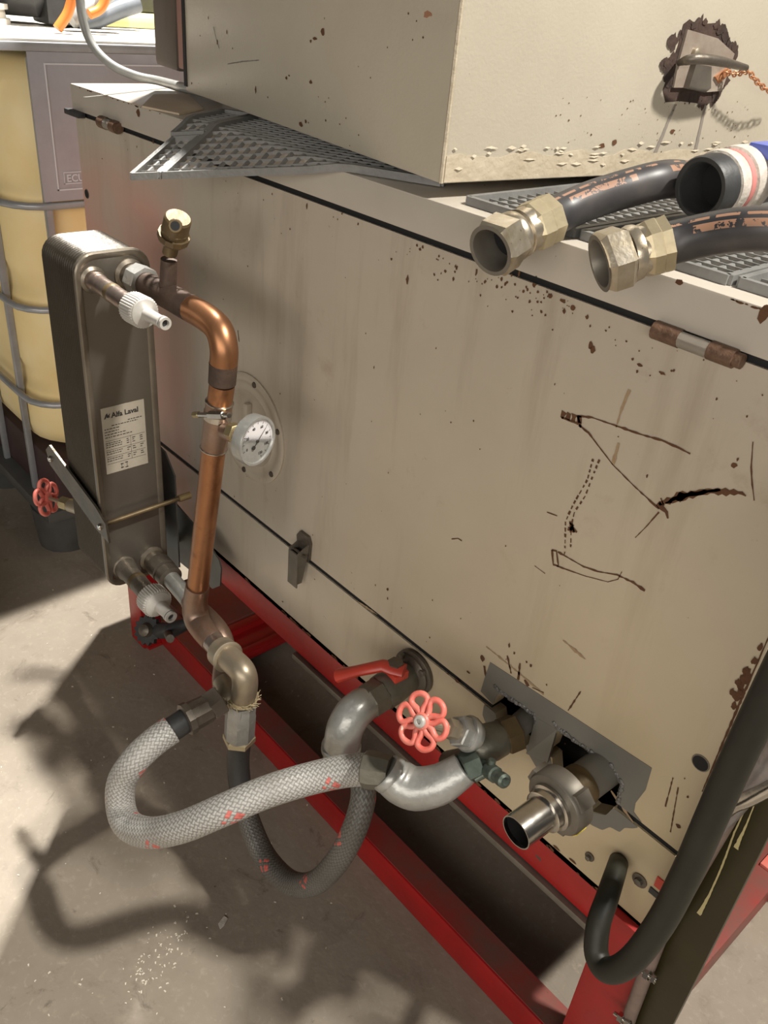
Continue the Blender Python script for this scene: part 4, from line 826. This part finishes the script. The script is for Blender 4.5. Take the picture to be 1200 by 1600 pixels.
# ================================================================== BALL VALVE + ELBOW
bv = thing('ball_valve', 'grey ball valve with a red lever on the cabinet skirt, elbow turned down', 'valve', tuple(q(650, 1045, 0)))
b0 = V((-.657, 0, .5455)); bd = V((.055, -1, -.02)).normalized()
b = B(); lathe(b, b0, bd, [(0, .034), (.004, .038), (.009, .038), (.011, .034)], 36); fl = obj('flange', b, M['darksteel'], bv)
b = B(); lathe(b, b0, bd, [(.009, .033), (.014, .033), (.020, .024)], 30); obj('flange_neck', b, M['darksteel'], bv)
s_, u_ = frame_for(bd)
for a in range(4):
    an = math.radians(50+90*a); p = b0+bd*.011+(s_*math.cos(an)+u_*math.sin(an))*.030; b = B(); hexa(b, p, p+bd*.007, .006); obj('bolt', b, M['steelgrey'], fl)
b = B(); lathe(b, b0, bd, [(.016, .021), (.022, .0245), (.045, .0275), (.062, .0285), (.078, .0275), (.082, .0245), (.083, .0245)], 28); obj('valve_body', b, M['valvegrey'], bv)
b = B(); lathe(b, b0, bd, [(.080, .026), (.082, .028), (.108, .028), (.112, .025)], 8, rot=.2); obj('end_hex', b, M['valvegrey'], bv, smooth=22)
# lever
st0 = b0+bd*.052+V((0, 0, .025))
b = B(); cyl(b, st0, st0+V((0, 0, .014)), .012, 16); hexa(b, st0+V((0, 0, .014)), st0+V((0, 0, .023)), .0125); obj('stem_nut', b, M['darksteel'], bv)
b = B(); hz = st0+V((0, 0, .010))
lp = [q(632, 1048, -.048), q(612, 1044, -.058), q(598, 1040, -.068), q(560, 1048, -.088), q(528, 1056, -.105)]
prev = None
for i, (p, w_, h_) in enumerate(zip(lp, (.014, .013, .011, .0105, .0125), (.007, .009, .0085, .008, .0105))):
    d = (lp[min(i+1, 4)]-lp[max(i-1, 0)]).normalized(); s__ = d.cross(V((0, 0, 1))).normalized(); u__ = s__.cross(d).normalized()
    ring = []
    for k in range(10):
        an = 2*math.pi*k/10; ring.append(b.verts.new(p+s__*w_*math.cos(an)+u__*h_*math.sin(an)))
    if prev:
        for k in range(10): b.faces.new((prev[k], prev[(k+1) % 10], ring[(k+1) % 10], ring[k]))
    else: b.faces.new(ring[::-1])
    prev = ring
b.faces.new(prev); lv = obj('lever', b, M['leverred'], bv)
b = B(); box(b, hz+V((-.004, -.014, -.016)), hz+V((.017, .014, .0)), .003); obj('lever_stop', b, M['leverred'], lv)
# elbow turned down
b = B(); E0 = b0+bd*.104; E1 = b0+bd*.128
EE = [E0, b0+bd*.120, b0+bd*.136+V((0, 0, -.006)), b0+bd*.148+V((0, 0, -.024)), b0+bd*.152+V((0, 0, -.048)), b0+bd*.153+V((0, 0, -.062))]
tube(b, EE, [.025, .0265, .0275, .0275, .0272, .0275], 30, curve=6); obj('elbow', b, M['galv'], bv, label='galvanised elbow turned downwards')
b = B(); lathe(b, EE[-1]+V((0, 0, .006)), (0, 0, -1), [(0, .0275), (.002, .0298), (.010, .0298), (.013, .027)], 32); obj('elbow_rim', b, M['galv'], bv)
b = B(); lathe(b, EE[-1]+V((0, 0, -.004)), (.03, 0, -1), [(0, .021), (.02, .0205), (.035, .0205)], 22)
for k in range(90):
    an = random.uniform(0, 6.28); p = EE[-1]+V((math.cos(an)*.021, math.sin(an)*.021, -random.uniform(.012, .03))); t_ = V((-math.sin(an), math.cos(an), random.uniform(-.8, .8)))*.008+V((math.cos(an), math.sin(an), 0))*random.choice([0, .004]); tube(b, [p, p+t_], .0006, 4)
obj('taped_thread', b, M['tape'], bv, kind='stuff')

# ================================================================== GLOBE VALVE + TEE + ELBOW
gv = thing('globe_valve', 'grey globe valve with a red flower-shaped handwheel at the left pipe hole', 'valve', tuple(q(750, 1155, -.075)))
s0 = V((-.455, .03, .603)); s1 = q(797, 1147, -.035); s2 = q(745, 1168, -.082)
b = B(); tube(b, [s0, s1], .0168, 24); obj('inlet_pipe', b, M['greypaint'], gv)
dv = (s2-s1).normalized(); b = B(); hexa(b, s1-dv*.012, s1+dv*.012, .026, .3); obj('inlet_nut', b, M['bronze'], gv, smooth=20)
b = B(); Lv = (s2-s1).length; lathe(b, s1, dv, [(.008, .021), (.014, .0235), (Lv*.6, .026), (Lv, .025), (Lv+.014, .018), (Lv+.018, 0)], 26); obj('valve_body', b, M['valvegrey'], gv)
w0 = q(660, 1127, -.165); bo = q(738, 1148, -.095)       # wheel centre, bonnet base
wd = (w0-bo).normalized()
b = B(); lathe(b, bo-wd*.004, wd, [(0, .020), (.008, .0235), (.012, .024), (.016, .022), (.018, .016)], 24); obj('bonnet', b, M['galv'], gv)
b = B(); hexa(b, bo+wd*.012, bo+wd*.028, .021, .2); obj('bonnet_nut', b, M['galv'], gv, smooth=20)
b = B(); hexa(b, bo+wd*.030, bo+wd*.046, .0135, .1); lathe(b, bo, wd, [(.02, .012), (.032, .012), (.034, .0075), ((w0-bo).length-.004, .0065)], 18); obj('stem', b, M['palebrass'], gv)
wax = V((.35, -.72, .48)).normalized(); wax = (wax*0.75+wd*.45).normalized()
wu = (V((0, 0, 1))-wax*wax.z).normalized(); ws = wu.cross(wax).normalized()
def handwheel(par, ctr, ax, u, s, R, lobes, m, tr=.0042, rot=0.0):
    b = B(); n = lobes
    for k in range(n):
        a0_ = 2*math.pi*k/n+rot; pts = []
        hw = math.pi/n*.86
        # petal: from the hub out, round, and back
        prof = [(-.10, .24), (-.55, .50), (-.92, .74), (-.86, .93), (-.45, 1.05), (0, 1.08), (.45, 1.05), (.86, .93), (.92, .74), (.55, .50), (.10, .24)]
        for t_, rr in prof:
            an = a0_+t_*hw; pts.append(ctr+(s*math.cos(an)+u*math.sin(an))*R*rr)
        tube(b, pts, tr, 10, curve=4)
    w_ = obj('handwheel', b, m, par, smooth=60)
    b = B(); lathe(b, ctr-ax*.007, ax, [(0, .0085), (.002, .011), (.011, .011), (.013, .009)], 20); obj('wheel_hub', b, m, w_)
    b = B(); lathe(b, ctr+ax*.004, ax, [(0, .008), (.005, .008), (.007, .006), (.007, .0035), (.004, .003), (.004, 0)], 14); obj('wheel_screw', b, M['white_plastic'], w_)
handwheel(gv, w0, wax, wu, ws, .0318, 6, M['handred'], .0039, rot=math.radians(8))
# tee under the valve, drain cock, elbow to the hose
te = thing('pipe_elbow', 'bright galvanised elbow joining the long braided hose to the tee', 'pipe fitting', tuple(q(680, 1215, -.14)))
ee = [q(606, 1207, -.183), q(625, 1222, -.174), q(650, 1232, -.163), q(685, 1226, -.145), q(712, 1210, -.128), q(726, 1200, -.118)]
b = B(); tube(b, ee, [.0255, .0285, .0285, .0265, .0235, .0215], 30, curve=6); obj('elbow_body', b, M['galv'], te)
b = B(); de = (ee[0]-ee[1]).normalized(); lathe(b, ee[0]+de*.004, -de, [(0, .025), (.003, .0272), (.010, .0275), (.013, .0255)], 28); obj('elbow_rim', b, M['galv'], te)
nt0 = q(722, 1203, -.120); nt1 = q(748, 1192, -.098)
tee = thing('pipe_tee', 'dark iron tee below the globe valve with a greenish nut', 'pipe fitting', tuple(q(735, 1195, -.10)))
b = B(); hexa(b, nt0, nt1, .0215, .2); obj('green_nut', b, M['greenbrass'], tee, smooth=20, label='greenish tarnished hex nut')
b = B(); tube(b, [q(752, 1205, -.085), q(742, 1188, -.085), q(742, 1165, -.080)], [.021, .0225, .020], 20); tube(b, [q(742, 1186, -.092), q(702, 1192, -.085)], [.018, .017], 18); obj('tee_body', b, M['darksteel'], tee)
b = B(); tube(b, [q(722, 1203, -.1205), q(717, 1207, -.1235)], [.0225, .0225], 16); obj('hemp_joint', b, M['hemp'], tee)
dc = thing('drain_cock', 'small green-black drain cock sticking out right of the tee', 'valve', tuple(q(770, 1210, -.10)))
c1 = q(752, 1195, -.095); c2 = q(790, 1222, -.11); dcd = (c2-c1).normalized(); Lc = (c2-c1).length
b = B(); lathe(b, c1, dcd, [(0, .0085), (Lc*.3, .0085), (Lc*.32, .011), (Lc*.6, .011), (Lc*.62, .008), (Lc*.8, .008)], 12); obj('cock_body', b, M['greenbrass'], dc)
b = B(); lathe(b, c1+dcd*Lc*.75, dcd, [(0, .0075), (.003, .0095), (.012, .0095), (.014, .006), (.010, .004)], 14); obj('cock_outlet', b, M['greenbrass'], dc)
b = B(); p = c1+dcd*Lc*.38; cyl(b, p, p+V((-.01, -.014, -.014)), .005, 10); cyl(b, p, p+V((-.003, .004, .016)), .005, 10); obj('cock_key', b, M['greenbrass'], dc)

# ================================================================== BIG OUTLET PIPE
op = thing('outlet_pipe', 'open steel outlet pipe with a thick union ring at the right pipe hole', 'pipe', tuple(q(865, 1250, -.09)))
o0 = V((-.345, .05, .612)); oM = q(806, 1301, -.150); od = (oM-q(925, 1213, -.015)).normalized(); Bp = q(925, 1213, -.015)
b = B(); lathe(b, Bp-od*.06, od, [(0, .0255), (.09, .0255)], 30); obj('inner_pipe', b, M['greypaint'], op)
Lo = (oM-Bp).length
b = B(); lathe(b, Bp, od, [(.018, .027), (.030, .0275), (.034, .0245), (Lo*.5, .0245)], 30); obj('rusty_sleeve', b, M['bronze'], op)
b = B(); lathe(b, Bp, od, [(Lo*.34, .028), (Lo*.345, .0405), (Lo*.35, .042), (Lo*.51, .042), (Lo*.53, .040), (Lo*.54, .032)], 40); ur = obj('union_ring', b, M['steelgrey'], op)
so, uo = frame_for(od)
for a in range(3):
    an = math.radians(15+120*a); rd = so*math.cos(an)+uo*math.sin(an); p = Bp+od*Lo*.34+rd*.040; b = B(); sw = rd.cross(od)
    prism(b, [p-sw*.012, p+sw*.012, p+sw*.010+rd*.006, p-sw*.010+rd*.006], od*.022); obj('ring_lug', b, M['steelgrey'], ur)
b = B(); p = Bp+od*(Lo*.36); an_ = so*.15-uo*.1; rd = (V((.6, -.3, -.45)) - od*V((.6, -.3, -.45)).dot(od)).normalized(); sw = rd.cross(od); pts_ = [p+rd*.0425-sw*.004, p+rd*.0425+sw*.005, p+rd*.0425+sw*.004+od*.018, p+rd*.0425-sw*.005+od*.018]; prism(b, pts_, rd*.001); obj('yellow_mark', b, M['yellow'], ur, label='yellow paint mark')
b = B(); lathe(b, Bp, od, [(Lo*.50, .028), (Lo*.51, .0305), (Lo*.58, .0305), (Lo*.59, .0268), (Lo*.66, .0268), (Lo*.665, .0248)], 36); obj('step_ring', b, M['chrome'], op)
b = B(); lathe(b, Bp, od, [(Lo*.60, .0218), (Lo, .0218), (Lo, .0202), (Lo*.45, .0202), (Lo*.45, 0)], 40, cap0=False); obj('open_tube', b, M['chrome'], op)
b = B(); lathe(b, Bp, od, [(Lo*.96, .0200), (Lo*.46, .0200), (Lo*.46, 0)], 32, cap0=False); obj('tube_inside', b, M['blackin'], op)

# ================================================================== VALVE BEHIND THE EXCHANGER
rv = thing('small_gate_valve', 'small brass valve with a red handwheel behind the left side of the exchanger', 'valve', tuple(q(70, 778, -.20)))
v0 = q(73, 777, -.215); v1 = q(112, 790, -.19); vd_ = (v0-v1).normalized()
b = B(); lathe(b, v1-vd_*.03, vd_, [(0, .014), (.035, .014), (.036, .011), (.06, .011)], 16); obj('valve_body', b, M['palebrass'], rv)
b = B(); tube(b, [v1-vd_*.025, v1-vd_*.05+V((0, .02, 0)), V(((v1-vd_*.05).x, .001, (v1-vd_*.05).z))], .011, 14); obj('pipe_stub', b, M['darksteel'], rv)
b = B(); hexa(b, v1+vd_*.006, v1+vd_*.026, .0145, .4); obj('gland_nut', b, M['brass'], rv, smooth=20)
b = B(); cyl(b, v1+vd_*.02, v0, .004, 10); obj('stem', b, M['palebrass'], rv)
ax2 = V((-.75, -.55, -.25)).normalized(); u2 = (V((0, 0, 1))-ax2*ax2.z).normalized(); s2_ = u2.cross(ax2).normalized()
handwheel(rv, v0, ax2, u2, s2_, .034, 5, M['handred'], .0045, rot=.5)

# dirty black tap by the stand's left leg
tp = thing('black_tap', 'dirty black tap with a toothed knob beside the left leg of the red stand', 'valve', tuple(q(240, 985, -.08)))
k0 = q(234, 984, -.075); kd = V((.3, -.75, .5)).normalized(); sk, uk = frame_for(kd); b = B(); pts = []
for k in range(28):
    rr = .036 if k % 2 else .029; an = 2*math.pi*k/28; pts.append(k0+(sk*math.cos(an)+uk*math.sin(an))*rr)
prism(b, pts, kd*.012); obj('toothed_knob', b, M['black_rubber'], tp, smooth=20)
b = B(); lathe(b, k0+kd*.012, kd, [(0, .018), (.012, .014), (.016, .006)], 12); obj('knob_hub', b, M['darksteel'], tp)
b = B(); tube(b, [q(240, 985, -.06), q(268, 985, -.06), q(290, 975, -.03)], [.02, .018, .014], 12); obj('tap_body', b, M['black_rubber'], tp)
b = B(); cyl(b, q(262, 990, -.07), q(266, 998, -.10), .009, 12); obj('tap_spout', b, M['darksteel'], tp)

# ================================================================== RIGHT SIDE: POST, CABLE, CONDUITS
po = thing('steel_post', 'dark olive upright steel post with cream paint drips at the right end', 'post', (-.14, .05, 0))
b = B(); box(b, (-.170, -.016, .0), (-.122, -.006, 1.25), .002); obj('post_body', b, M['olive'], po)
b = B()
for pts, ws in (([(1166, 1262), (1148, 1300), (1130, 1350), (1108, 1400), (1092, 1428)], [.001, .002, .0022, .002, .005]), ([(1180, 1255), (1166, 1290), (1150, 1325)], [.001, .002, .005]), ([(1198, 1200), (1194, 1218)], [.004, .004])):
    ribbon(b, [q(x, y, -.0165) for x, y in pts], ws, (0, -1, 0), .0008, .15)
obj('paint_drips', b, M['drip'], po, label='cream paint runs')
cbp = [(968, 1342, .01), (962, 1362, -.03), (948, 1405, -.065), (935, 1445, -.09), (932, 1490, -.105), (950, 1516, -.112), (985, 1502, -.113), (1030, 1445, -.11), (1070, 1370, -.107), (1110, 1280, -.105), (1150, 1190, -.103), (1195, 1095, -.10), (1260, 960, -.09), (1330, 800, -.06)]
b = B(); tube(b, [q(*p) for p in cbp], [.0125, .013, .014, .0145, .0148, .015]+[.0155]*8, 24, curve=8); o = obj('power_cable', b, M['cable_black'])
tag(o, 'thick black cable looping out of the cabinet skirt and up to the right', 'cable')
b = B(); tube(b, [q(*p) for p in ((1250, 1110, -.02), (1200, 1190, -.02), (1160, 1235, -.022), (1120, 1290, -.024), (1085, 1350, -.025), (1052, 1408, -.026))], [.016, .017, .016, .013, .012, .010], 14, curve=6); o = obj('wrapped_conduit', b, M['wrap']); tag(o, 'shiny grey wrapped conduit running down beside the olive post', 'conduit')
b = B(); tube(b, [q(*p) for p in ((1175, 1225, -.022), (1135, 1290, -.024), (1100, 1350, -.026), (1065, 1410, -.027), (1038, 1450, -.026), (1015, 1505, -.024), (998, 1550, -.024), (980, 1600, -.024), (965, 1660, -.022))], [.006, .007, .007, .008, .009, .0095, .0095, .0095, .0095], 12, curve=6); o = obj('dirty_conduit', b, M['wrap2']); tag(o, 'dirty pinkish grey conduit running down the right leg of the stand', 'conduit')
b = B(); tube(b, [q(*p) for p in ((1210, 1225, -.028), (1170, 1245, -.032), (1135, 1262, -.034), (1100, 1310, -.034), (1060, 1370, -.032))], [.009, .010, .010, .006, .004], 12, curve=5); o = obj('foil_cable', b, M['chrome']); tag(o, 'bright foil-covered cable end between the thick black cable and the post', 'cable')
for (px, py), lb in (((1012, 1521), 'bright zinc bolt with nuts on the right leg, upper one'), ((972, 1589), 'bright zinc bolt with nuts on the right leg, lower one')):
    t = thing('bolt', lb, 'bolt', tuple(q(px, py, -.035)), 'zinc bolts on the right leg'); a_ = q(px-12, py-6, -.034); c_ = q(px+14, py+12, -.034); d_ = (c_-a_)
    b = B(); cyl(b, a_, c_, .003, 10); obj('shank', b, M['chrome'], t)
    b = B(); hexa(b, a_+d_*.28, a_+d_*.58, .0075); obj('nut', b, M['chrome'], t, smooth=20)
    b = B(); hexa(b, a_+d_*.72, a_+d_*.95, .0055); obj('nut', b, M['chrome'], t, smooth=20)

# ================================================================== IBC TOTE
ib = thing('liquid_tote', 'caged yellowed plastic liquid tote on a black pallet left of the cabinet', 'tank', (-2.47, .55, 0))
IX, IY = -1.969, -.055; W_, D2 = 1.0, 1.2
def rr2(x0, x1, y0, y1, r, n=6):
    out = []
    for cx, cy, a in ((x1-r, y1-r, 0), (x0+r, y1-r, 90), (x0+r, y0+r, 180), (x1-r, y0+r, 270)):
        for k in range(n+1): an = math.radians(a+90*k/n); out.append((cx+r*math.cos(an), cy+r*math.sin(an)))
    return out
b = B(); rings = []
bands = [(.30, .06), (.325, .03), (.36, .022), (.45, .022), (.48, .032), (.52, .032), (.55, .020), (.70, .020), (.73, .030), (.77, .030), (.80, .020), (.93, .020), (.96, .028), (1.0, .020), (1.20, .020), (1.24, .05), (1.25, .12)]
for z, g in bands: rings.append([b.verts.new((x, y, z)) for x, y in rr2(IX-W_+g, IX-g, IY+g, IY+D2-g, .13)])
n = len(rings[0])
for i in range(len(rings)-1):
    for k in range(n): b.faces.new((rings[i][k], rings[i][(k+1) % n], rings[i+1][(k+1) % n], rings[i+1][k]))
b.faces.new(rings[0][::-1]); b.faces.new(rings[-1]); obj('plastic_bottle', b, M['ibc'], ib, smooth=60)
for z in (.46, .71, .951):
    b = B(); pts = [(x, y, z) for x, y in rr2(IX-W_, IX, IY, IY+D2, .10, 5)]; pts.append(pts[0]); tube(b, pts, .0085, 10, caps=False); obj('cage_bar', b, M['ibcgalv'], ib)
def vbar(x, y, z0=.12, z1=1.25): b = B(); box(b, (x-.008, y-.008, z0), (x+.008, y+.008, z1), .003); obj('cage_bar', b, M['ibcgalv'], ib)
for dy in (.085, .32, .56, .80, 1.04): vbar(IX-.012, IY+dy)
for dx in (.155, .36, .58, .80): vbar(IX-dx, IY+.012)
b = B(); box(b, (IX-W_, IY-.005, 1.262), (IX+.006, IY+D2, 1.279), .003); obj('top_rim', b, M['ibcgalv'], ib)
b = B(); box(b, (IX-W_+.02, IY+.01, 1.279), (IX-.01, IY+D2-.02, 1.284), .002); obj('dusty_lid', b, M['dusttop'], ib)
b = B(); box(b, (IX+.002, IY+.072, .962), (IX+.005, IY+.62, 1.262), .001); sg = obj('sign_plate', b, M['sheet'], ib, label='galvanised sheet plate with an embossed frame')
b = B(); xx = IX+.0055; y0, y1, z0, z1 = IY+.105, IY+.60, .985, 1.238
for a_, c_ in (((xx, y0, z0), (xx, y1, z0+.003)), ((xx, y0, z1), (xx, y1, z1+.003)), ((xx, y0, z0), (xx, y0+.003, z1)), ((xx, y1, z0), (xx, y1+.003, z1))): box(b, a_, V(c_)+V((.0015, 0, 0)))
y2 = IY+.122
for a_, c_ in (((xx, y2, .998), (xx, y2+.09, 1.0)), ((xx, y2, 1.022), (xx, y2+.09, 1.024)), ((xx, y2, .998), (xx, y2+.0015, 1.022))): box(b, a_, V(c_)+V((.0015, 0, 0)))
text_bm(b, 'ECU', (xx+.001, y2+.006, 1.003), (0, 1, 0), (0, 0, 1), .022, .0015, .0004); obj('embossed_frame', b, M['emboss'], sg)
b = B(); box(b, (IX-W_+.02, IY+.02, .16), (IX-.02, IY+D2-.02, .30), .01); obj('tray', b, M['maroon'], ib)
b = B(); box(b, (IX-W_-.02, IY-.02, .125), (IX+.0, IY+D2, .16), .006); dk = obj('pallet_deck', b, M['palletblack'], ib)
for dx in (.10, .52, .94):
    for dy in (.06, .58, 1.10): b = B(); lathe(b, (IX-dx, IY+dy, 0), (0, 0, 1), [(0, .075), (.125, .085)], 20); obj('pallet_foot', b, M['palletblack'], ib)
cpn = thing('screw_cap_stack', 'pale grey round cap on top of the tote at the left edge', 'cap', (-2.05, .02, 1.284))
cc = qz(10, 38, 1.284); b = B(); lathe(b, cc+V((-.02, -.035, 0)), (0, 0, 1), [(0, .05), (.012, .05), (.013, .042), (.030, .040), (.031, .048), (.042, .048), (.044, .03)], 28); obj('cap_body', b, M['dusttop'], cpn)

# things beyond on and behind the tote
b = B(); yr = qx(160, 35, -2.6); box(b, (-2.9, .30, 1.284), (-2.36, 1.1, 1.312), .01); o = obj('yellow_tray', b, mat('pale_yellow_plastic', (.72, .68, .30), .4, var=(6, .5, (.60, .54, .24)))); tag(o, 'pale yellow plastic tray lying on the tote behind the hose', 'tray')
mo = thing('black_pump', 'black pump or motor lying on the tote top', 'pump', tuple(qz(75, 35, 1.285)))
p = qz(62, 30, 1.30)
b = B(); lathe(b, p+V((-.12, -.10, .075)), (.5, .86, 0), [(0, .05), (.02, .075), (.14, .075), (.16, .05), (.22, .035)], 20); obj('pump_body', b, M['black_rubber'], mo)
b = B(); box(b, p+V((-.10, .02, -.012)), p+V((.0, .14, .07)), .012); obj('pump_box', b, M['black_rubber'], mo)
for i, (c_, m_, nm, lb) in enumerate(((((90, 45, 1.30), (105, 22, 1.33), (112, 0, 1.38), (118, -30, 1.42)), 'orange', 'orange_cable', 'orange cable standing up behind the black pump'), (((140, 22, 1.33), (155, 15, 1.36), (164, 0, 1.40), (170, -30, 1.44)), 'orange', 'orange_cable', 'second orange cable, to the right of the grey hose'), (((110, 30, 1.32), (140, 10, 1.38), (165, -10, 1.45), (180, -30, 1.46)), 'greyhose', 'grey_tube', 'grey plastic tube leaning among the orange cables'), (((118, 40, 1.31), (150, 30, 1.33), (185, 15, 1.35), (215, 5, 1.38)), 'bluegrey', 'blue_grey_tube', 'blue grey pipe lying across the yellow tray'))):
    b = B(); tube(b, [qx(x, y, (-2.12, -2.14, -2.20, -2.30)[i]) for x, y, z in c_], .011 if m_ == 'orange' else .022, 12, curve=5); o = obj(nm, b, M[m_]); tag(o, lb, 'cable' if m_ == 'orange' else 'pipe')
b = B(); p = qx(205, 5, -2.6); box(b, (p.x-.08, p.y-.07, 1.3135), (p.x+.08, p.y+.13, p.z+.22), .01); o = obj('black_case', b, M['black_rubber']); tag(o, 'black case standing behind the tote, left of the brown board', 'case')
# grey hose from above down onto the lid
b = B(); tube(b, [on(*p) for p in ((128, -60, 'x', -1.86), (126, 10, 'x', -1.84), (140, 62, 'x', -1.82), (170, 98, 'x', -1.78), (210, 118, 'x', -1.74), (250, 127, 'x', -1.70))]+[qz(300, 140, 1.243), qz(340, 150, 1.243)], .0085, 14, curve=7); o = obj('grey_hose', b, M['greyhose']); tag(o, 'thin grey hose curving down from above onto the cabinet lid', 'hose')
# round grey tub, only its edge in frame at the left
b = B(); cx = V((-1.97, -.76, 0)); lathe(b, cx, (0, 0, 1), [(0, .40), (.02, .43), (.10, .44), (.12, .42), (.12, .30), (.05, .28), (.04, 0)], 48); o = obj('round_tub', b, mat('grey_blue_tub', (.30, .33, .34), .4, var=(6, .7, (.2, .22, .23)))); tag(o, 'round grey blue tub lying on the floor at the left edge', 'tub')

# grit on the floor
b = B()
for k in range(170):
    if k < 90: px = random.gauss(250, 32); py = 1530-(px-200)*.75+random.gauss(0, 22)
    else: px = random.uniform(0, 520); py = random.uniform(900, 1590)
    p = qz(px, py, 0.0); an = random.uniform(0, 3.14); s_ = random.uniform(.0008, .0028)
    d = V((math.cos(an), math.sin(an), 0)); e = V((-d.y, d.x, 0)); prism(b, [p-d*s_-e*s_*.4, p+d*s_-e*s_*.5, p+d*s_*.7+e*s_*.5, p-d*s_*.8+e*s_*.4], (0, 0, .0008))
o = obj('floor_grit', b, M['speck']); o['kind'] = 'stuff'; o['label'] = 'pale metal chips and grit scattered on the concrete'; o['category'] = 'grit'
b = B(); p = [qz(x, y, 0) for x, y in ((341, 1444), (350, 1432), (356, 1436), (350, 1447), (344, 1452))]; prism(b, p, (0, 0, .002)); o = obj('paper_scrap', b, M['tape'], smooth=10); tag(o, 'small pale torn scrap on the floor below the hose loop', 'scrap')
